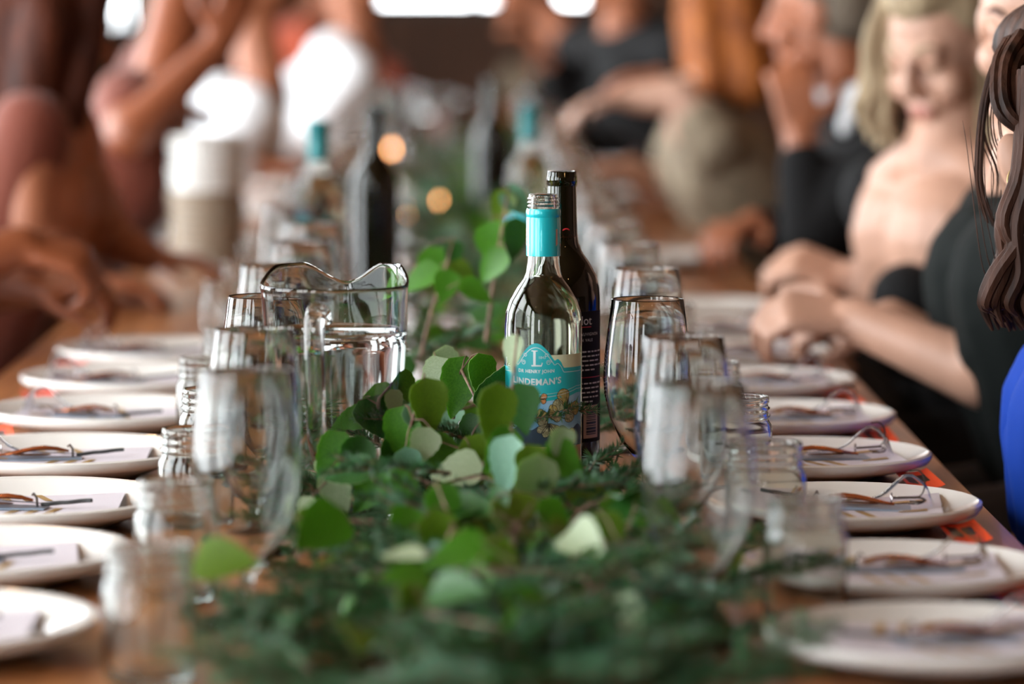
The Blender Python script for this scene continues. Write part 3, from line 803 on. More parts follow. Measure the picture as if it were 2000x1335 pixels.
def knife_proto():
    root = empty('table_knife', label='steel table knife lying between two plates', cat='knife', group='knives between the plates')
    mb = MB(); mb.tube([(-.02, 0, .004), (.02, 0, .0045), (.075, 0, .004), (.085, 0, .003)], [.0035, .004, .0048, .002], 8, flat=1.5)
    mb.obj('handle', M['darksteel'], root)
    mb = MB(); mb.tube([(-.02, 0, .004), (-.05, .001, .004), (-.10, .002, .003), (-.115, .004, .003)], [.0015, .0016, .0014, .0006], 8, flat=6, up=(0, 0, 1))
    mb.obj('blade', M['steel'], root)
    return root
def fork_proto():
    root = empty('table_fork', label='steel table fork lying between two plates', cat='fork', group='forks between the plates')
    mb = MB(); mb.tube([(.085, 0, .003), (.03, 0, .005), (-.03, 0, .005), (-.045, 0, .004)], [.004, .0025, .002, .003], 8, flat=1.6, up=(0, 0, 1)); mb.obj('handle', M['darksteel'], root)
    mb = MB(); mb.box((-.053, 0, .0045), (.018, .022, .0018)); mb.obj('neck', M['steel'], root, smooth=False)
    for k in range(4):
        MB().tube([(-.060, -.0085 + .0057 * k, .0045), (-.085, -.0085 + .0057 * k, .0035), (-.100, -.0085 + .0057 * k, .006)], [.0016, .0014, .0006], 6).obj('tine', M['steel'], root)
    return root

# wine glass: thin walled tulip on a short stem
def wineglass_mesh():
    o_ = [(0, 0), (.034, 0), (.0352, .0012), (.033, .0026), (.022, .0055), (.010, .011), (.0052, .020), (.0045, .030), (.0060, .038), (.014, .0455), (.026, .060), (.0365, .082), (.0418, .105), (.0430, .121),
          (.0418, .145), (.0385, .172), (.0350, .198)]
    w = .0011
    i_ = [(.0345, .1992), (.0341, .198), (.0385 - w, .172), (.0418 - w, .145), (.0430 - w, .121), (.0418 - w, .105), (.0365 - w, .082), (.026 - w, .0612), (.014 - .002, .0485), (.006, .0445), (0, .0432)]
    return MB().lathe(o_ + i_, 56).mesh('wine_glass', M['glass'], True, None)
WG = wineglass_mesh()
def jar_mesh():
    R0 = .0335
    o_ = [(0, .001), (.024, .0), (.029, .001), (.0325, .005), (R0, .012), (R0, .062), (.0325, .067), (.0300, .071), (.0292, .0735), (.0315, .0748), (.0315, .0765), (.0292, .0775), (.0292, .0805), (.0310, .0818), (.0310, .0832),
          (.0292, .0842), (.0292, .0870), (.0303, .0880), (.0300, .0925), (.0292, .0940)]
    i_ = [(.0278, .0938), (.0270, .092), (.0268, .075), (.0275, .071), (.0300, .066), (.0308, .060), (.0308, .014), (.0290, .008), (.0250, .0055), (0, .0058)]
    return MB().lathe([(r_, z_ * 1.06) for r_, z_ in o_ + i_], 48).mesh('mason_jar', M['jarglass'], True, None)
JAR = jar_mesh()

PK, CD, TK, KN, FK = packet_proto(), card_proto(), ticket_proto(), knife_proto(), fork_proto()
protos = [PK, CD, TK, KN, FK]; used = set()
def place(proto, loc, rz, label=None, flip=False):
    o = copy_tree(proto); o.location = loc; o.rotation_euler = (0, 0, rz)
    if label: o['label'] = label
    return o
random.seed(11)
PLAB = {1: 'round white dinner plate along the edge where the guest in blue sits', -1: 'round white dinner plate along the edge on the pitcher side of the greenery'}
NEAR = 8
rowsR = [2.19, 2.455, 2.76, 3.055, 3.35, 3.655] + [3.95 + .288 * k for k in range(19)]
rowsL = [2.23, 2.51, 2.775, 3.065, 3.375, 3.67] + [3.96 + .288 * k for k in range(19)]
for side, rows in ((1, rowsR), (-1, rowsL)):
    for k, y in enumerate(rows):
        x = .337 if side > 0 else -.419; y *= K
        jit = lambda a: random.uniform(-a, a)
        x += jit(.004)
        if side < 0 and 5.1 * K < y < 5.6 * K: continue
        if k > (6 if side < 0 else 7) and (k + (side > 0)) % 3: continue
        if (side, k) in ((1, 14), (1, 23), (-1, 9), (-1, 21)): continue
        link('dinner_plate', PLATE if side < 0 else PLATE_R, None, (x + (.008 if side > 0 else 0), y, TOP), (0, 0, jit(3)), label=PLAB[side], cat='plate', group='dinner plates along both table edges')
        rz = (0 if side > 0 else math.pi) + R(jit(8))
        if k < NEAR:
            who = 'where the guest in blue sits' if side > 0 else 'on the pitcher side'
            cd = place(CD, (x + side * .006, y, TOP + .002), rz, 'white card with gold stripes on a plate ' + who)
            pk = place(PK, (x + side * (.030 if side > 0 else .034) + jit(.006), y - .010 + jit(.01), TOP + .0015), rz + R(jit(10)), 'copper fishing lure in bubble pack on plate ' + who)
        if k < 8:
            tx = .446 + jit(.003) if side > 0 else -.528 + jit(.004)
            tk = place(TK, label='orange-red ticket with two black squares under a plate rim ' + ('where the guest in blue sits' if side > 0 else 'on the pitcher side'), loc=(tx, y - .100, TOP + .0056), rz=0); tk.rotation_euler = (R(9), 0, R(12 + jit(5)))
        if k < NEAR:
            yk = y - .180
            place(KN if k % 2 else FK, (x + side * .03, yk + (.0 if side > 0 else .004), TOP), (0 if side > 0 else math.pi) + R(jit(3)))
for p in protos:
    for ch in list(p.children_recursive): bpy.data.objects.remove(ch)
    bpy.data.objects.remove(p)

GL = 'clear empty tulip wine glass on a short stem standing inside the row of plates'
JL = 'clear glass screw-thread jar used as a tumbler standing inside the row of plates'
gr = [(.170, 2.89), (.182, 2.57), (.172, 2.26)] + [(.176 + random.uniform(-.012, .012), 3.21 + .32 * k) for k in range(20)]
gl = [q for q in [(-.178, 2.34), (-.193, 2.63), (-.205, 2.92), (-.218, 3.25), (-.206, 3.55), (-.206, 3.84)] + [(-.252 + random.uniform(-.006, .008), 4.15 + .31 * k) for k in range(18)] if math.hypot(q[0] + .195, q[1] - 7.2) > .08 and not 7.95 < q[1] < 8.75]
jr = [(.262, 2.33), (.262, 2.625), (.262, 2.925), (.258, 3.205), (.255, 3.50)] + [(.255 + random.uniform(-.003, .003), 3.805 + .288 * k) for k in range(18)]
jl = [(-.233, 2.13), (-.243, 2.42), (-.254, 2.71), (-.262, 2.985)] + [(-.290, 3.24), (-.288, 3.52), (-.288, 3.815)] + [(-.338 + random.uniform(-.003, .003), 4.11 + .288 * k) for k in range(17)]
GN = {(.170, 2.89): 'clear tulip wine glass standing beside the open dark wine bottle', (.182, 2.57): 'clear tulip wine glass between the front wine glass and the one by the dark bottle',
      (.172, 2.26): 'front clear wine glass beside the trailing fir tips on the blue guest side', (-.178, 2.34): 'front clear wine glass between the pitcher row and the first plates',
      (-.193, 2.63): 'clear tulip wine glass standing before the pitcher handle', (-.205, 2.92): 'clear tulip wine glass standing behind the water pitcher'}
for lst, side in ((gr, 'where the guest in blue sits'), (gl, 'on the pitcher side of the greenery')):
    for x, y in lst:
        link('wine_glass', WG, None, (x, y * K, TOP), (0, 0, random.uniform(0, 6)), label=GN.get((x, y), 'clear empty wine glass in the further row ' + side), cat='glass', group='wine glasses along the table')
for lst, side in ((jr, 'where the guest in blue sits'), (jl, 'on the pitcher side of the greenery')):
    for x, y in lst:
        link('mason_jar', JAR, None, (x, y * K, TOP), (0, 0, random.uniform(0, 6)), label='clear screw-thread glass jar in the row ' + side, cat='jar', group='drinking jars along the table')

# stack of small plates in front of the white shirt
sx, sy = -.475, 5.35 * K
for k in range(17):
    link('side_plate', SMALL if k < 10 else SMALLW, None, (sx + random.uniform(-.003, .003), sy + random.uniform(-.003, .003), TOP + k * .0142), (0, 0, k), label='small %s in the stack of plates before the white shirt' % ('beige plate low' if k < 10 else 'white plate high'), cat='plate', group='stacked small plates')

# ------------------------------------------------------------------ bottles
def wrap(r, s, hgt, a0=-math.pi / 2):
    """arc length s to the right of the side that faces the camera, at height hgt"""
    a = a0 + s / r
    return (r * math.cos(a), r * math.sin(a), hgt)
def strip(r, s0, s1, fb, ft, n=40, a0=-math.pi / 2):
    mb = MB(); vs_ = []
    for i in range(n + 1):
        s = s0 + (s1 - s0) * i / n
        vs_ += [wrap(r, s, fb(s), a0), wrap(r, s, ft(s), a0)]
    mb._add(vs_, [(2 * i, 2 * i + 2, 2 * i + 3, 2 * i + 1) for i in range(n)])
    return mb
def poly(r, pts, a0=-math.pi / 2):
    cx_ = sum(p[0] for p in pts) / len(pts); cz_ = sum(p[1] for p in pts) / len(pts)
    mb = MB(); n = len(pts)
    mb._add([wrap(r, cx_, cz_, a0)] + [wrap(r, p[0], p[1], a0) for p in pts], [(0, 1 + i, 1 + (i + 1) % n) for i in range(n)])
    return mb
def line(r, path, w, a0=-math.pi / 2):
    mb = MB(); vs_ = []
    for i, p in enumerate(path):
        q0, q1 = path[max(0, i - 1)], path[min(len(path) - 1, i + 1)]
        dx, dz = q1[0] - q0[0], q1[1] - q0[1]; L = math.hypot(dx, dz) or 1
        nx, nz = -dz / L * w / 2, dx / L * w / 2
        vs_ += [wrap(r, p[0] - nx, p[1] - nz, a0), wrap(r, p[0] + nx, p[1] + nz, a0)]
    mb._add(vs_, [(2 * i, 2 * i + 2, 2 * i + 3, 2 * i + 1) for i in range(len(path) - 1)])
    return mb
def text_on(name, txt, r, size, s0, z0, mat, parent, arc=0.0, bold=0.0, spacing=1.0, a0=-math.pi / 2, sx_=1.0, shear=0.0):
    """lettering wrapped round a bottle; arc bends the baseline"""
    cu = bpy.data.curves.new('t', 'FONT'); cu.body = txt; cu.size = size; cu.align_x = 'CENTER'; cu.offset = bold; cu.space_character = spacing
    cu.resolution_u = 3
    ob = bpy.data.objects.new('t', cu); COL.objects.link(ob)
    dg = bpy.context.evaluated_depsgraph_get()
    me_ = bpy.data.meshes.new_from_object(ob.evaluated_get(dg), depsgraph=dg)
    bpy.data.objects.remove(ob); bpy.data.curves.remove(cu)
    for v in me_.vertices:
        s = v.co.x * sx_; v.co = Vector(wrap(r, s0 + s, z0 + v.co.y + arc * s * s + shear * s, a0))
    me_.materials.clear(); me_.materials.append(mat); me_.name = name
    return link(name, me_, parent)

TP = [(0, .006), (.020, .002), (.030, 0), (.0355, .0015), (.0373, .006), (.0375, .012), (.0375, .172), (.0364, .1885), (.0325, .200), (.0256, .212), (.0192, .2205), (.0168, .226), (.0155, .236), (.0151, .244), (.0148, .284), (.0146, .2875)]
def thread_prof(z0=.2885):
    out = []
    for k in range(3):
        z = z0 + .0015 + k * .0036
        out += [(.0142, z - .0010), (.0156, z), (.0156, z + .0009), (.0142, z + .0019)]
    return out + [(.0143, .3005), (.0140, .302)]
TPI = [(.0110, .302), (.0108, .2995), (.0112, .250), (.0128, .232), (.0162, .2205), (.0226, .212), (.0297, .200), (.0338, .1885), (.0352, .172), (.0352, .014), (.033, .008), (.020, .008), (0, .013)]
CLEAR_ME = MB().lathe(TP + thread_prof() + TPI, 72).mesh('bottle_glass', M['bottleglass'], True, None)
WINE_ME = MB().lathe([(0, .0127), (.0200, .0077), (.0333, .0077), (.0354, .014), (.0354, .172), (.0340, .1885), (.0299, .200), (.0228, .212), (.0164, .2205), (.0150, .2232), (0, .2232)], 64).mesh('white_wine', M['wine'], True, 60)
SLEEVE_ME = MB().lathe([(.0153, .243), (.0165, .2428), (.0165, .279), (.0161, .2800), (.0167, .2815), (.0167, .2862), (.0160, .2880), (.0150, .2882)], 56).mesh('foil_sleeve', M['teal'], True, 35)
M['teal_cap'] = principled('dimmed_teal_cap', (.003, .17, .18), .3, metal=.15)  # foil teal darkened for the far bottles; their dimmer light is in the colour
CAPFULL_ME = MB().lathe([(.0153, .243), (.0165, .2428), (.0165, .279), (.0161, .2800), (.0167, .2815), (.0167, .3020), (.0155, .3035), (0, .3035)], 40).mesh('screw_cap', M['teal_cap'], True, 35)
DP = [(0, .012), (.020, .004), (.031, 0), (.0362, .0015), (.0380, .006), (.0381, .012), (.0381, .192), (.0374, .204), (.0345, .216), (.0275, .2285), (.0205, .2385), (.0166, .248), (.0150, .262), (.0142, .304), (.0142, .3055),
      (.0152, .3062), (.0152, .3140), (.0145, .3150), (.0145, .3180), (.0138, .3190)]
DPI = [(.0100, .3190), (.0098, .316), (.0102, .262), (.0120, .248), (.0170, .2385), (.0245, .2285), (.0315, .216), (.0346, .204), (.0353, .192), (.0353, .014), (.030, .009), (0, .019)]
DARK_ME = MB().lathe(DP + DPI, 72).mesh('bottle_glass', M['darkglass'], True, None)
DWINE_ME = MB().lathe([(0, .0187), (.0302, .0087), (.0355, .014), (.0355, .192), (.0348, .204), (.0317, .216), (.0247, .2285), (.0172, .2385), (.0122, .248), (.0104, .262), (.0103, .268), (0, .268)], 56).mesh('red_wine', M['redwine'], True, 60)

def white_bottle(x, y, rz, label, open_=True, labelled=True, simple=False):
    root = empty('wine_bottle', (x, y * K, TOP), rz, label=label, cat='bottle')
    link('bottle_glass', CLEAR_ME, root); link('white_wine', WINE_ME, root)
    sl = link('foil_sleeve' if open_ else 'screw_cap', SLEEVE_ME if open_ else CAPFULL_ME, root, label='teal foil sleeve' if open_ else 'teal screw cap')
    if open_ and not simple:
        for dang in (-62, 72, 178):
            text_on('foil_letter', 'L', .01665, .024, 0, .2525, M['copper_print'], sl, a0=-math.pi / 2 + R(dang))
    r = .03763
    lab = None
    def topf(s):
        q = abs(s) / .030
        if q < .62: return .1405 + .0280 * math.cos(q / .62 * math.pi / 2) * .62 + .0035
        if q < .80: return .1440 + .0022 * math.sin((q - .62) / .18 * math.pi)
        if q < .95: return .1440 - .0065 * (.5 - .5 * math.cos((q - .80) / .15 * math.pi))
        return .1375
    def botf(s): return .1125 - .0070 * math.cos(min(1, abs(s) / .045) * math.pi / 2)
    art = strip(r, -.058, .056, lambda s: .062, lambda s: .1150).obj('label_art', M['blue_label'], root, label='pale blue label with butterflies')
    strip(r - .00005, .010, .056, lambda s: .120, lambda s: .150, 20).obj('back_label_edge', M['cream'], root)
    strip(r + .00006, -.058, .056, lambda s: .062, lambda s: .0800 + .0025 * math.sin(s * 300)).obj('label_night', M['night_label'], art)
    strip(r, -.058, .056, lambda s: .046, lambda s: .0618).obj('label_strip', M['tan_paper'], root, label='plain tan strip at the foot of the label')
    ban = strip(r + .00012, -.058, .056, botf, topf, 90).obj('label_banner', M['teal_label'], root, label='teal arched label banner with silver lettering')
    if simple: return root
    r2 = r + .0003
    off = [(-.0045, 'top'), (.0042, 'bot'), (.0070, 'bot')]
    ss = [-.056 + .111 * k / 90 for k in range(91)]
    line(r2, [(s, topf(s) - .0042) for s in ss], .0006).obj('label_line', M['silver_print'], ban)
    line(r2, [(s, botf(s) + .0038) for s in ss], .0005).obj('label_line', M['silver_print'], ban)
    line(r2, [(s, botf(s) + .0066) for s in ss], .0004).obj('label_line', M['silver_print'], ban)
    line(r2, [(-.0012, .1395), (-.0012, .1470), (-.0012, .1540)], .0024).obj('lettering', M['silver_print'], ban)
    line(r2 + .0001, [(-.0042, .1398), (-.001, .1398), (.003, .1398), (.0058, .1398)], .0014).obj('lettering', M['silver_print'], ban)
    line(r2 + .0001, [(.0054, .1395), (.0060, .1412), (.0064, .1428)], .0010).obj('lettering', M['silver_print'], ban)
    line(r2 + .0001, [(-.0042, .1540), (-.001, .1540), (.0018, .1540)], .0010).obj('lettering', M['silver_print'], ban)
    text_on('lettering', '1843', r2, .0036, .0062, .1465, M['silver_print'], ban)
    text_on('lettering', 'DR HENRY JOHN', r2, .0044, .0, .1328, M['silver_print'], ban, arc=2.2, bold=.00015, spacing=1.1)
    text_on('lettering', "LINDEMAN'S", r2, .0084, .0, .1213, M['silver_print'], ban, arc=3.0, bold=.00025, spacing=1.08)
    for sg in (-1, 1):                        # scrolls beside the initial
        for c0, c1, rr, tn in ((.0125, .1428, .0026, 1.6), (.0105, .1498, .0020, 1.2)):
            line(r2, [(sg * (c0 + rr * (1 - u * .75) * math.cos(u * tn * 2 * math.pi)), c1 + rr * (1 - u * .75) * math.sin(u * tn * 2 * math.pi)) for u in [k / 30 for k in range(31)]], .0005).obj('scroll', M['silver_print'], ban)
    # butterflies and petals printed on the art
    def wing(cx, cz, L, W, ang, mat, rr=r2):
        ca, sa = math.cos(R(ang)), math.sin(R(ang)); pts = []
        for k in range(18):
            a = 2 * math.pi * k / 18
            rad = 1 - .18 * math.cos(3 * a)
            u, v = L * .5 * (1 + math.cos(a)) , W * .5 * math.sin(a) * rad * (.55 + .45 * (1 + math.cos(a)) / 2)
            pts.append((cx + u * ca - v * sa, cz + u * sa + v * ca))
        w_ = poly(rr, pts).obj('wing_print', mat, art)
        line(rr + .0001, pts + pts[:1], .0005).obj('wing_outline', M['ink'], art)
        for k in (2, 4, 14, 16):
            line(rr + .0001, [(cx, cz), (cx + (pts[k][0] - cx) * .9, cz + (pts[k][1] - cz) * .9)], .0003).obj('wing_vein', M['ink'], art)
    def fly(cx, cz, s, ang, m1, m2):
        for a_, L, W, mm in ((35, 1.0, .8, m1), (-25, .8, .75, m2), (145, 1.0, .8, m1), (205, .8, .75, m2)):
            wing(cx, cz, L * s, W * s, ang + a_, mm)
        line(r2 + .0002, [(cx - .3 * s * math.sin(R(ang)) * -1, cz - .45 * s), (cx, cz), (cx + .1 * s, cz + .4 * s)], .0010).obj('butterfly_body', M['ink'], art)
    fly(.031, .0990, .019, -40, M['wing_ochre'], M['wing_pale'])
    fly(.012, .0930, .014, 200, M['wing_pale'], M['wing_ochre'])
    fly(.004, .1075, .008, 0, M['wing_orange'], M['wing_orange'])
    fly(-.018, .1060, .009, 20, M['wing_orange'], M['wing_ochre'])
    fly(.033, .0680, .013, 15, M['wing_ochre'], M['wing_orange'])
    for a_ in (-70, -110, -35, -145):
        wing(.013, .0840, .014, .008, a_, M['wing_pale'])
    return root
def red_bottle(x, y, rz, label, simple=False):
    root = empty('wine_bottle', (x, y * K, TOP), rz, label=label, cat='bottle')
    link('bottle_glass', DARK_ME, root); link('red_wine', DWINE_ME, root)
    r = .0383
    lab = strip(r, -.010, .056, lambda s: .052, lambda s: .1820, 40).obj('back_label', M['black_label'], root, label='black back label with white print')
    strip(.0149, -.03, .03, lambda s: .254, lambda s: .2550, 20).obj('neck_band', M['red_print'], root)
    if simple: return root
    r2 = r + .0002
    text_on('lettering', 'Merlot', r2, .0125, .0155, .1688, M['white_print'], lab)
    text_on('lettering', 'CABERNET SAUVIGNON', r2, .0042, .0170, .1580, M['white_print'], lab, spacing=1.2)
    text_on('lettering', 'McLAREN VALE', r2, .0040, .0185, .1522, M['white_print'], lab, spacing=1.2)
    line(r2, [(s / 1000, .1665) for s in range(12, 34, 2)], .0008).obj('label_rule', M['red_print'], lab)
    line(r2, [(s / 1000, .1165) for s in range(8, 54, 2)], .0006).obj('label_rule', M['red_print'], lab)
    random.seed(4)
    for k, (z, n) in enumerate([(.1420, 5), (.1375, 5), (.1330, 5), (.1285, 5), (.1240, 3), (.1105, 5), (.1060, 5), (.1015, 5), (.0970, 5), (.0925, 3)]):
        s = .010                               # rows of fine print
        while s < (.046 if n == 5 else .034):
            w_ = random.uniform(.003, .008)
            line(r2, [(s, z), (s + w_ * .5, z), (s + w_, z)], .0014).obj('fine_print', M['white_print'], lab)
            s += w_ + .0015
    bc = strip(r2, .022, .044, lambda s: .056, lambda s: .0885, 20).obj('barcode_panel', M['tan_paper'], root, label='tan barcode panel')
    z = .0595
    while z < .085:
        w_ = random.choice((.0007, .0011, .0018, .0024))
        line(r2 + .0002, [(.0255 + .0015 * k, z + w_ / 2) for k in range(11)], w_).obj('barcode_bar', M['ink'], bc); z += w_ + random.choice((.0007, .0010))
    # small red emblem on the neck
    line(.0151, [(.004 + .0042 * math.cos(a), .2585 + .0042 * math.sin(a)) for a in [2 * math.pi * k / 20 for k in range(21)]], .0012).obj('neck_emblem', M['red_print'], root, label='red ring emblem')
    line(.0151, [(-.014 + .002 * k, .2540) for k in range(20)], .0009).obj('neck_emblem', M['red_print'], root)
    for k in range(7):
        a = R(200 + 23 * k); line(.0151, [(.004 + .004 * math.cos(a), .2585 + .004 * math.sin(a)), (.004 + .0075 * math.cos(a), .2585 + .0075 * math.sin(a))], .0007).obj('neck_emblem', M['red_print'], root)
    return root
white_bottle(.068, 2.87, R(-12), 'open clear white wine bottle with teal sleeve and butterfly label')
red_bottle(.0885, 2.957, R(0), 'open dark red wine bottle with black back label behind the teal-sleeved bottle')
white_bottle(-.232, 4.50, R(30), 'closed white wine bottle with teal cap near the left row of glasses', False, simple=True)
white_bottle(.098, 5.10, R(-40), 'closed white wine bottle with teal cap beyond the two open bottles', False, simple=True)
white_bottle(-.300, 9.30, R(10), 'closed teal-capped wine bottle near the far end of the table', False, simple=True)
red_bottle(-.152, 4.62, R(120), 'dark red wine bottle standing beyond the glass pitcher', True)
red_bottle(.040, 6.05, R(60), 'dark red wine bottle standing in the greenery past the candles', True)

# ------------------------------------------------------------------ pitcher
px_, py_ = -.129, 2.80
pr = empty('water_pitcher', (px_, py_ * K, TOP), label='clear glass pitcher half full of water with a handle and pouring lip', cat='pitcher')
def pfn(a, r, z, spout=True):
    """rim: level on the handle side, two raised lobes and a pouring notch on the far side"""
    f = max(0, (z - .150) / .070) ** 2
    da = math.atan2(math.sin(a - math.pi / 2 + .10), math.cos(a - math.pi / 2 + .10))
    lobe = math.exp(-(max(0, abs(abs(da) - R(52)) - R(14)) / R(22)) ** 2); notch = math.exp(-(da / R(13)) ** 2)
    dz = (.0150 * lobe - .004 * notch) * f
    dr = (.006 * notch - .006 * lobe) * f
    return ((r + dr) * math.cos(a), (r + dr) * math.sin(a), z + dz)
def pw(z): return .0555 + (.0705 - .0555) * min(1, z / .215) ** 1.05
zs = [.006, .02, .05, .09, .13, .16, .18, .195, .207, .215]
outp = [(0, .0), (.050, .0), (.0545, .002)] + [(pw(z), z) for z in zs] + [(.0712, .2190), (.0715, .2215), (.0705, .2228)]
inp = [(.0688, .2225), (.0680, .2195)] + [(pw(z) - .0030, z) for z in reversed(zs[1:])] + [(.0515, .012), (0, .011)]
MB().lathe(outp + inp, 96, fn=pfn).obj('pitcher_glass', M['glass'], pr, angle=None)
wl = .1795
MB().lathe([(0, .0108), (.0515, .0118)] + [(pw(z) - .0027, z) for z in (.02, .05, .09, .13, .16, wl - .001)] + [(pw(wl) - .0015, wl + .0006), (pw(wl) - .006, wl), (0, wl)], 80).obj('water', M['water'], pr, angle=60)
ha = R(-90 - 8)
hd = V((math.cos(ha), math.sin(ha), 0))
path = [hd * (pw(.196) - .002) + V((0, 0, .193)), hd * .082 + V((0, 0, .205)), hd * .098 + V((0, 0, .206)), hd * .108 + V((0, 0, .196)), hd * .110 + V((0, 0, .175)), hd * .108 + V((0, 0, .14)), hd * .104 + V((0, 0, .11)), hd * .098 + V((0, 0, .088)),
        hd * .086 + V((0, 0, .074)), hd * .072 + V((0, 0, .066)), hd * (pw(.06) - .0015) + V((0, 0, .064))]
fine = []
for i in range(len(path) - 1):
    p0, p1, p2, p3 = path[max(i - 1, 0)], path[i], path[i + 1], path[min(i + 2, len(path) - 1)]
    for k in range(4):
        u = k / 4; fine.append(.5 * ((2 * p1) + (p2 - p0) * u + (2 * p0 - 5 * p1 + 4 * p2 - p3) * u * u + (3 * p1 - p0 - 3 * p2 + p3) * u ** 3))
fine.append(path[-1])
sidev = V((-hd.y, hd.x, 0))
MB().tube(fine, .0095, 20, flat=.62, up=sidev).obj('handle', M['glass'], pr, angle=60)

p2 = copy_tree(pr); p2.location = (-.125, 8.15 * K, TOP); p2.rotation_euler = (0, 0, R(100)); p2['label'] = 'clear glass pitcher of water far down the table past the candles'
# ------------------------------------------------------------------ candles
def tea_light(x, y, z, label):
    root = empty('tea_light', (x, y * K, z), label=label, cat='candle')
    MB().lathe([(0, 0), (.019, 0), (.0195, .001), (.0195, .016), (.019, .016), (.0188, .002), (0, .002)], 28).obj('tin_cup', M['tin'], root)
    MB().lathe([(0, .0022), (.0186, .0022), (.0186, .0125), (.004, .0120), (0, .0120)], 24).obj('wax', M['wax'], root)
    MB().tube([(0, 0, .012), (0, 0, .018)], .0006, 6).obj('wick', M['cord'], root)
    MB().lathe([(0, .015), (.003, .0175), (.0044, .0215), (.0036, .027), (.0018, .033), (0, .0375)], 16).obj('flame', M['flame'], root)
    return root
def holder(x, y, hgt, label):
    root = empty('candle_holder', (x, y * K, TOP), label=label, cat='candle holder')
    MB().lathe([(0, 0), (.028, 0), (.029, .002), (.012, .006), (.008, .012), (.007, hgt - .012), (.012, hgt - .006), (.024, hgt - .002), (.024, hgt), (0, hgt)], 32).obj('stand', M['tin'], root)
tea_light(-.070, 6.30, TOP + .030, 'lit tea light glowing on a low holder in the middle of the greenery')
holder(-.070, 6.30, .030, 'low metal holder under the tea light in the middle of the greenery')
tea_light(-.125, 5.75, TOP + .045, 'lit tea light half hidden behind the dark wine bottle')
holder(-.125, 5.75, .045, 'low metal holder under the tea light behind the dark wine bottle')
tea_light(-.195, 7.20, TOP + .095, 'lit tea light raised on a tall holder past the dark wine bottle')
holder(-.195, 7.20, .095, 'tall metal holder under the raised tea light')

# ------------------------------------------------------------------ greenery
random.seed(21)
def leaf_mesh(name, L, W, fold, curl, mt, mu, seed):
    rnd = random.Random(seed)
    n = 12
    rim_l, rim_r, mid = [], [], []
    for i in range(n + 1):
        u = i / n
        w = W * .5 * 1.62 * (u ** .42) * ((1 - u) ** 1.05) * 1.22 if 0 < u < 1 else 0
        w *= 1 + (.028 if i % 2 else -.028)
        y = u * L; zc = -curl * L * u * u
        mid.append((0, y, zc)); rim_l.append((-w, y + (.018 * L if i % 2 else 0), zc + fold * w)); rim_r.append((w, y + (.018 * L if i % 2 else 0), zc + fold * w))
    mb = MB()
    for dz, mi, flip in ((0.0, 0, False), (-.012, 1, True)):
        mb.cur = mi
        vs_ = mid + rim_l[1:n] + rim_r[1:n]
        vs_ = [(a, b_, c + dz) for a, b_, c in vs_]
        l0, r0 = n + 1, n + 1 + n - 1
        fs = [(0, 1, l0), (0, r0, 1)]
        for i in range(1, n - 1):
            fs += [(i, i + 1, l0 + i, l0 + i - 1), (i, r0 + i - 1, r0 + i, i + 1)]
        fs += [(n - 1, n, l0 + n - 2), (n - 1, r0 + n - 2, n)]
        if flip: fs = [tuple(reversed(f)) for f in fs]
        mb._add(vs_, fs)
    me_ = bpy.data.meshes.new(name); me_.from_pydata(mb.v, [], mb.f)
    me_.materials.append(M[mt]); me_.materials.append(M[mu])
    me_.polygons.foreach_set('material_index', mb.m); me_.polygons.foreach_set('use_smooth', [True] * len(mb.f))
    return me_
LEAVES = {k: [leaf_mesh('leaf', 1, w, f, c, a, b_, i) for i, (w, f, c) in enumerate(((.88, .22, .12), (.80, .38, .24), (.92, .16, -.12), (.74, .32, .08)))]
          for k, a, b_ in (('g', 'leaf_top', 'leaf_under'), ('d', 'leaf_top2', 'leaf_under'), ('o', 'leaf_top3', 'leaf_under'), ('b', 'leaf_blue', 'leaf_under'), ('p', 'leaf_under', 'leaf_top'))}
def leaf_at(parent, base, tip, nrm, kind, k=0):
    base, tip, nrm = V(base), V(tip), V(nrm)
    yv = tip - base; L = yv.length; yv.normalize()
    zv = (nrm - yv * nrm.dot(yv)).normalized(); xv = yv.cross(zv)
    mt = Matrix((xv * L, yv * L, zv * L)).transposed().to_4x4(); mt.translation = base
    o = link('leaf', LEAVES[kind][k % 4], parent); o.matrix_local = Matrix.Translation(-parent.location) @ mt
    return o
BL = 'birch branch with bright green pointed leaves lying in the table greenery'
def branch(origin, leaves, label=BL, group='birch branches in the greenery'):
    """leaves: (base, tip, normal, kind)"""
    origin = (origin[0], origin[1] * K, origin[2])
    root = empty('birch_branch', origin, label=label, cat='branch', group=group)
    o = V(origin); ls = sorted(leaves, key=lambda q: (V(q[0]) - o).length)
    c = sum((V(q[0]) for q in ls), V()) / len(ls); far = V(ls[-1][0])
    main = [o, o.lerp(c, .5) + V((0, 0, .006)), c + V((0, 0, -.004)), far]
    tw = MB(); tw.tube([p - o for p in main], [.0024, .0020, .0015, .0008], 6)
    segs = [main[0].lerp(main[1], .5), main[1], main[1].lerp(main[2], .5), main[2], main[2].lerp(main[3], .5), main[3]]
    for b_, tp, nm, kd in ls:
        q = min(segs, key=lambda s_: (s_ - V(b_)).length)
        tw.tube([q - o, (q - o).lerp(V(b_) - o, .6) + V((0, 0, .004)), V(b_) - o], [.0009, .0007, .0005], 5)
    tw.obj('twig', M['twig'], root)
    for i, (b_, tp, nm, kd) in enumerate(ls): leaf_at(root, b_, tp, nm, kd, i + int(abs(b_[0]) * 1000))
    low = min(o.z + (c.matrix_basis @ v.co).z for c in root.children for v in c.data.vertices)
    if low < TOP + .001: root.location.z += TOP + .001 - low
    return root
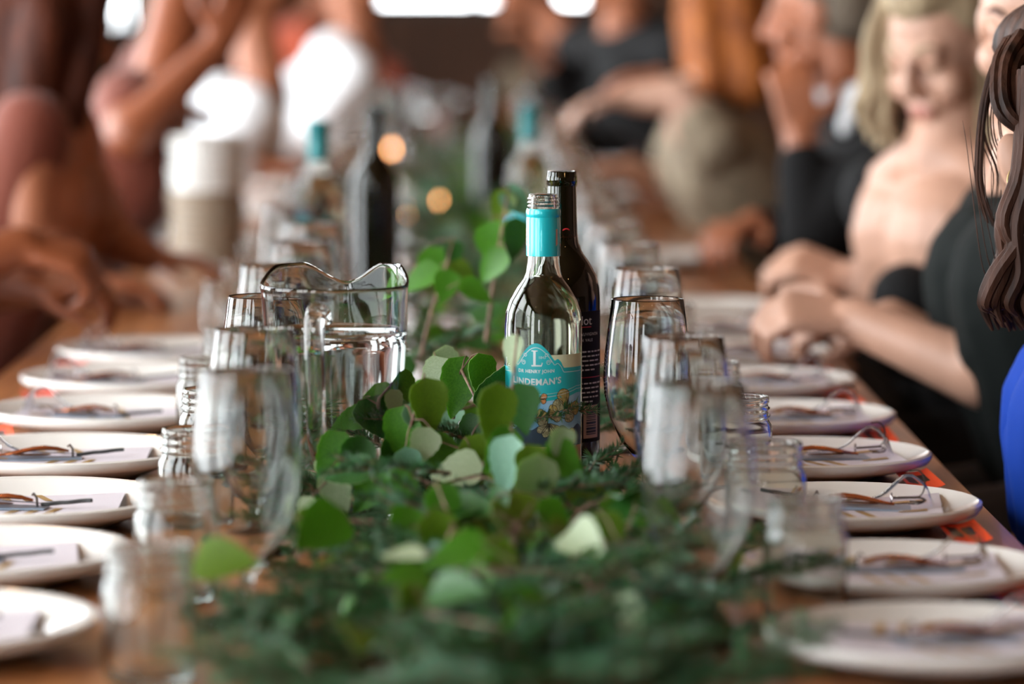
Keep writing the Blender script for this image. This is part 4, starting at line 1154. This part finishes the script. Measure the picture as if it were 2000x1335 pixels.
def PL(cx, cy, y, L, ang, kind, nx=0.0, nz=.35, tilt=0.0):
    """leaf seen centred at pixel with length L metres; ang: direction of the tip in the picture (0 = down, 90 = right)"""
    c = pt(cx, cy, y); d = V((math.sin(R(ang)), tilt, -math.cos(R(ang)))).normalized()
    n = V((nx, -1, nz))
    return (tuple(c - d * L * .5), tuple(c + d * L * .5), n, kind)
# branches around the bottles and pitcher, read from the photograph
branch((-.10, 2.80, TOP + .075), [PL(743, 782, 2.80, .048, 75, 'g', -.2, .6), PL(727, 818, 2.79, .052, 40, 'd', .3, .9), PL(681, 815, 2.80, .034, -60, 'g', 0, .5), PL(790, 760, 2.79, .040, 30, 'g', .9, .2), PL(770, 790, 2.77, .030, 15, 'p', .8, .1)],
       'birch branch with a light green leaf touching the glass pitcher', None)
branch((-.09, 2.70, TOP + .055), [PL(648, 895, 2.69, .056, -28, 'g', -.15, .25), PL(694, 905, 2.68, .054, -15, 'd', .1, .3), PL(660, 965, 2.66, .050, 15, 'p', -.2, .15), PL(600, 998, 2.62, .028, -20, 'p'), PL(724, 955, 2.66, .056, -38, 'g', .2, .5), PL(655, 925, 2.71, .046, 25, 'p', -.6, .1)],
       'birch branch with large leaves in front of the pitcher handle', None)
branch((-.06, 2.72, TOP + .07), [PL(799, 918, 2.68, .044, 8, 'b', 0, .2), PL(826, 872, 2.69, .038, -20, 'p', .1, .2), PL(839, 795, 2.70, .056, 10, 'o', .2, .3), PL(817, 822, 2.71, .038, 40, 'b', .2, .5), PL(785, 850, 2.71, .056, -8, 'g', -.3, .1), PL(768, 880, 2.72, .045, -30, 'd', .5, .4)],
       'birch branch with a blue-green square leaf between pitcher and bottle', None)
branch((-.01, 2.72, TOP + .065), [PL(873, 890, 2.70, .048, 60, 'g', 0, .5), PL(891, 918, 2.63, .048, -80, 'p', 0, .5), PL(935, 893, 2.66, .045, 35, 'o', .1, .5), PL(930, 925, 2.66, .040, 80, 'o', .1, .7), PL(915, 850, 2.80, .045, -40, 'd', 0, .8)],
       'birch branch with a pale leaf lying flat in front of the teal-sleeved bottle', None)
branch((.03, 2.60, TOP + .07), [PL(1020, 798, 2.64, .048, 10, 'd', -.1, .2), PL(966, 815, 2.60, .062, -4, 'o', .4, .2), PL(990, 912, 2.56, .058, -10, 'b', -.6, .2), PL(1003, 690, 2.64, .036, -10, 'p', -.7, .2), PL(975, 880, 2.60, .05, -30, 'g', .4, .3)],
       'birch branch with a dark leaf rising across the butterfly label', None)
branch((.05, 2.54, TOP + .05), [PL(1040, 955, 2.52, .062, -8, 'p', .7, .1), PL(1097, 872, 2.56, .036, 0, 'p', .5, .2), PL(1040, 915, 2.55, .044, 15, 'o', .1, .4), PL(1105, 905, 2.56, .05, 40, 'g', 0, .6), PL(1130, 935, 2.58, .04, 60, 'd', 0, .9), PL(1150, 960, 2.6, .045, 80, 'o', 0, .8)],
       'birch branch with pale hanging leaves at the foot of the teal-sleeved bottle', None)
branch((-.02, 2.98, TOP + .07), [PL(851, 742, 2.96, .050, -30, 'p', -.2, .5), PL(895, 757, 2.94, .066, -15, 'g', 0, .7), PL(941, 738, 2.92, .050, 8, 'g', .8, .2), PL(968, 760, 2.86, .052, 150, 'd', .6, .3), PL(880, 715, 3.0, .045, 50, 'p', 0, .6)],
       'birch branch with broad pale leaves beyond the pitcher and left of the bottle', None)
branch((.015, 3.38, TOP + .10), [PL(970, 482, 3.42, .062, 15, 'g', -.2, .3), PL(1003, 470, 3.40, .056, -5, 'd', .5, .1), PL(1012, 395, 3.45, .050, 60, 'b', 0, .5), PL(980, 405, 3.45, .045, -20, 'o', 0, .4), PL(960, 520, 3.38, .05, -40, 'g', 0, .6)],
       'upright birch branch with fresh leaves beside the two open bottles', None)
branch((-.06, 3.40, TOP + .08), [PL(820, 545, 3.45, .055, -60, 'g', 0, .8), PL(850, 520, 3.5, .05, 20, 'g', 0, .3), PL(905, 545, 3.45, .05, 40, 'o', 0, .6), PL(870, 560, 3.40, .042, -15, 'g', .2, .3), PL(930, 570, 3.38, .045, 60, 'g', 0, .7), PL(885, 500, 3.5, .04, 0, 'd', .3, .2)],
       'birch branch with pale green leaves beyond the pitcher rim', None)
branch((-.02, 2.30, TOP + .06), [PL(872, 1015, 2.42, .050, 20, 'g', 0, .6), PL(858, 1075, 2.36, .052, 15, 'o', .2, .4), PL(905, 1110, 2.34, .034, -10, 'b', 0, .5), PL(932, 1185, 2.30, .052, 25, 'p', .5, .3), PL(890, 1165, 2.30, .05, -25, 'g', 0, .5), PL(975, 1120, 2.32, .05, 40, 'o', 0, .6)],
       'birch branch with bright leaves in the greenery nearest the empty end of the table', None)
branch((.13, 2.30, TOP + .05), [PL(1252, 1160, 2.30, .050, -15, 'p', .3, .3), PL(1190, 1090, 2.36, .05, 20, 'o', 0, .6), PL(1120, 1130, 2.34, .05, -40, 'o', .2, .4), PL(1290, 1265, 2.20, .045, 10, 'o', .2, .4), PL(1150, 1180, 2.3, .05, 30, 'd', 0, .5)],
       'birch branch with olive leaves beside the front wine glass', None)
# scattered branches
def rnd_branch(x, y, z, n, L0=.05):
    ls = []
    for k in range(n):
        b_ = V((x + random.gauss(0, .045), y * K + random.gauss(0, .06), z + random.uniform(.0, .035)))
        d = V((random.gauss(0, 1), random.gauss(-.3, .7), random.uniform(-.9, .15))).normalized()
        ls.append((tuple(b_), tuple(b_ + d * random.uniform(.75, 1.2) * L0), V((random.gauss(0, .5), random.gauss(-.6, .4), random.uniform(.3, 1.1))), random.choice('gggdoodbp')))
    branch((x, y, max(TOP + .01, z - .01)), ls, 'leafy birch branch in the greenery ' + ('in front of the open bottles' if y < 2.8 else 'between the open bottles and the candles' if y < 5.8 else 'beyond the candles'))
for (x, y, z, n) in [(-.02, 2.20, .05, 4), (.08, 2.16, .045, 4), (-.05, 2.42, .05, 5), (.03, 2.36, .055, 6), (-.01, 2.30, .05, 5), (.12, 2.34, .045, 5), (.14, 2.44, .04, 5), (-.08, 2.28, .04, 4), (.09, 2.52, .05, 5), (-.04, 2.56, .055, 5), (.02, 2.46, .06, 5), (.10, 2.24, .04, 4),
                     (-.03, 2.16, .04, 4), (.05, 3.12, .05, 5), (-.04, 3.2, .06, 6), (-.09, 3.1, .04, 4)]:
    rnd_branch(x, y, TOP + z, n)
for k in range(24):
    rnd_branch(random.gauss(-.03, .05), 3.6 + k * .24, TOP + random.uniform(.03, .07), 5, .055)

def sprig_mesh(name, L, nn, mat, seed):
    rnd = random.Random(seed); mb = MB()
    stem = [(0, u * L, .012 * math.sin(u * 2.2)) for u in [k / 6 for k in range(7)]]
    mb.cur = 1; mb.tube(stem, [.0024, .0022, .002, .0018, .0016, .0012, .0007], 5)
    twigs = [(stem, 0, L)]
    mb.cur = 0
    paths = [[V(p) for p in stem]]
    for k in range(5):
        u = .2 + .13 * k; s = 1 if k % 2 else -1; b0 = V((0, u * L, .012 * math.sin(u * 2.2))); ln = L * (.42 - .05 * k)
        pth = [b0 + V((s * ln * .75 * q, ln * .75 * q, .006 * q + rnd.uniform(-.004, .008) * q)) for q in (0, .33, .66, 1)]
        mb.cur = 1; mb.tube(pth, [.0016, .0014, .0011, .0006], 5); mb.cur = 0; paths.append(pth)
    tot = sum((p[-1] - p[0]).length for p in paths)
    for p in paths:
        ln = (p[-1] - p[0]).length; cnt = int(nn * ln / tot)
        for q in range(cnt):
            u = (q + rnd.random()) / cnt * (len(p) - 1); i = min(int(u), len(p) - 2); c = p[i].lerp(p[i + 1], u - i)
            t_ = (p[i + 1] - p[i]).normalized(); sd = t_.cross(V((0, 0, 1))).normalized(); upv = sd.cross(t_)
            a = rnd.uniform(-.25 * math.pi, 1.25 * math.pi)
            d = (t_ * rnd.uniform(.45, .95) + sd * math.cos(a) + upv * math.sin(a)).normalized()
            ln_ = rnd.uniform(.013, .020) * (1 - .25 * u / (len(p) - 1)); w = .00075
            e1 = d.orthogonal().normalized() * w; e2 = d.cross(e1)
            m = c + d * ln_ * .5
            mb._add([c + e1 * .6, c - e1 * .3 + e2 * .5, c - e1 * .3 - e2 * .5, m + e1, m - e1 * .5 + e2 * .87, m - e1 * .5 - e2 * .87, c + d * ln_],
                    [(0, 1, 4, 3), (1, 2, 5, 4), (2, 0, 3, 5), (3, 4, 6), (4, 5, 6), (5, 3, 6)])
    return mb.mesh(name, [mat, M['twig']], False)
SPR = [sprig_mesh('fir_sprig', .19, 620, M['needle'], 1), sprig_mesh('fir_sprig', .16, 520, M['needle'], 2), sprig_mesh('fir_sprig', .17, 560, M['needle2'], 3)]
def SL(y, k):
    c = 'pale blue-green' if k % 3 == 2 else ('large dark green' if k % 3 == 0 else 'small dark green')
    return c + ' fir sprig in the greenery ' + ('in front of the open bottles' if y < 2.8 else 'between the open bottles and the candles' if y < 5.8 else 'beyond the candles')
random.seed(33)
def sprig(x, y, z, rz, rx=0.0, ry=0.0, k=0, s=1.0):
    o = link('fir_sprig', SPR[k % 3], None, (x, y * K, z), (rx, ry, rz), label=SL(y, k), cat='fir sprig', group='fir sprigs in the greenery')
    o.scale = (s, s, s)
    Rm = Euler((rx, ry, rz), 'XYZ').to_matrix() * s
    o.location.z = max(z, TOP + .001 - min((Rm @ v.co).z for v in SPR[k % 3].vertices))
for k in range(140):
    y = 1.98 + 1.40 * (k / 140) ** 1.05
    w = .072 if y < 2.75 else .058
    x = .015 + max(-1.7, min(1.7, random.gauss(0, 1))) * w
    if y > 2.62: x = -.01 + (x - .015)
    if math.hypot(x - .068, y - 2.87) < .045 or math.hypot(x - .0885, y - 2.957) < .045 or math.hypot(x - px_, y - py_) < .085: x = -.02
    outw = math.atan2(-(x - .015), 1) if False else 0
    rz = random.uniform(0, 2 * math.pi)
    sgn = 1 if x > .015 else -1
    if random.random() < .55: rz = -sgn * R(random.uniform(20, 130))
    hgt = max(.006, (.040 + .012 * min(1, (y - 1.98) / .6)) * math.exp(-((x - .015) / .12) ** 2) * random.uniform(.2, 1.0))
    if y > 2.40 and x < .0: hgt *= .45
    sprig(x, y, TOP + hgt, rz, R(random.uniform(-4, 14)), R(random.uniform(-25, 25)), random.choice((0, 0, 1, 1, 2)), random.uniform(.55, .85))
for k in range(84):
    y = 3.45 + 5.9 * k / 84
    x = -.02 + random.gauss(0, .055)
    sprig(x, y, TOP + random.uniform(.006, .05), random.uniform(0, 6.28), R(random.uniform(-4, 25)), R(random.uniform(-25, 25)), k, random.uniform(.8, 1.1))
random.seed(78)
for k in range(56):
    x = -.12 + .27 * random.random(); y = random.uniform(2.0, 2.62)
    sprig(x, y, TOP + random.uniform(.004, .012), random.uniform(0, 6.28), R(random.uniform(-1, 5)), R(random.uniform(-12, 12)), random.choice((0, 1)), random.uniform(.5, .75))
random.seed(77)
for k in range(30):
    x = -.13 + .31 * random.random(); y = random.uniform(1.93, 2.22)
    sprig(x, y, TOP + random.uniform(.006, .03), random.uniform(0, 6.28), R(random.uniform(-2, 12)), R(random.uniform(-20, 20)), random.choice((0, 1, 2)), random.uniform(.55, .85))
for a in [(-.105, 2.68, .03, 75, 15), (-.12, 2.64, .025, 60, 10), (.0, 2.83, .075, -70, 5), (.01, 2.80, .07, 100, 10), (-.095, 2.80, .07, 40, 10), (-.02, 2.60, .075, 120, 0), (.16, 2.42, .03, -80, 5), (.17, 2.30, .03, -85, 5)]:
    sprig(a[0], a[1], TOP + a[2], R(a[3]), R(a[4]), 0, 1, .8)

# ------------------------------------------------------------------ strings of warm bulbs under the ceiling
for x, lab in ((-1.1, 'string of warm bulbs hung under the ceiling on the window side'), (1.0, 'string of warm bulbs hung under the ceiling on the side away from the windows')):
    root = empty('string_light', (x, 6.4, 2.75), label=lab, cat='string light')
    pts = []
    for k in range(41):
        y = -3.6 + 20.1 * k / 40
        pts.append((0, y - 6.4, -.12 + .24 * abs(math.sin(k / 40 * math.pi * 4)) ** 1.0))
    MB().tube(pts, .004, 6).obj('cable', M['cord'], root)
    for k in range(2, 40, 4):
        p = pts[k]
        s = MB().lathe([(0, 0), (.012, 0), (.014, -.03), (0, -.03)], 12, c=p).obj('socket', M['cord'], root)
        MB().lathe([(0, -.03), (.012, -.034), (.024, -.055), (.026, -.070), (.018, -.088), (0, -.095)], 14, c=p).obj('bulb', M['bulb'], s)
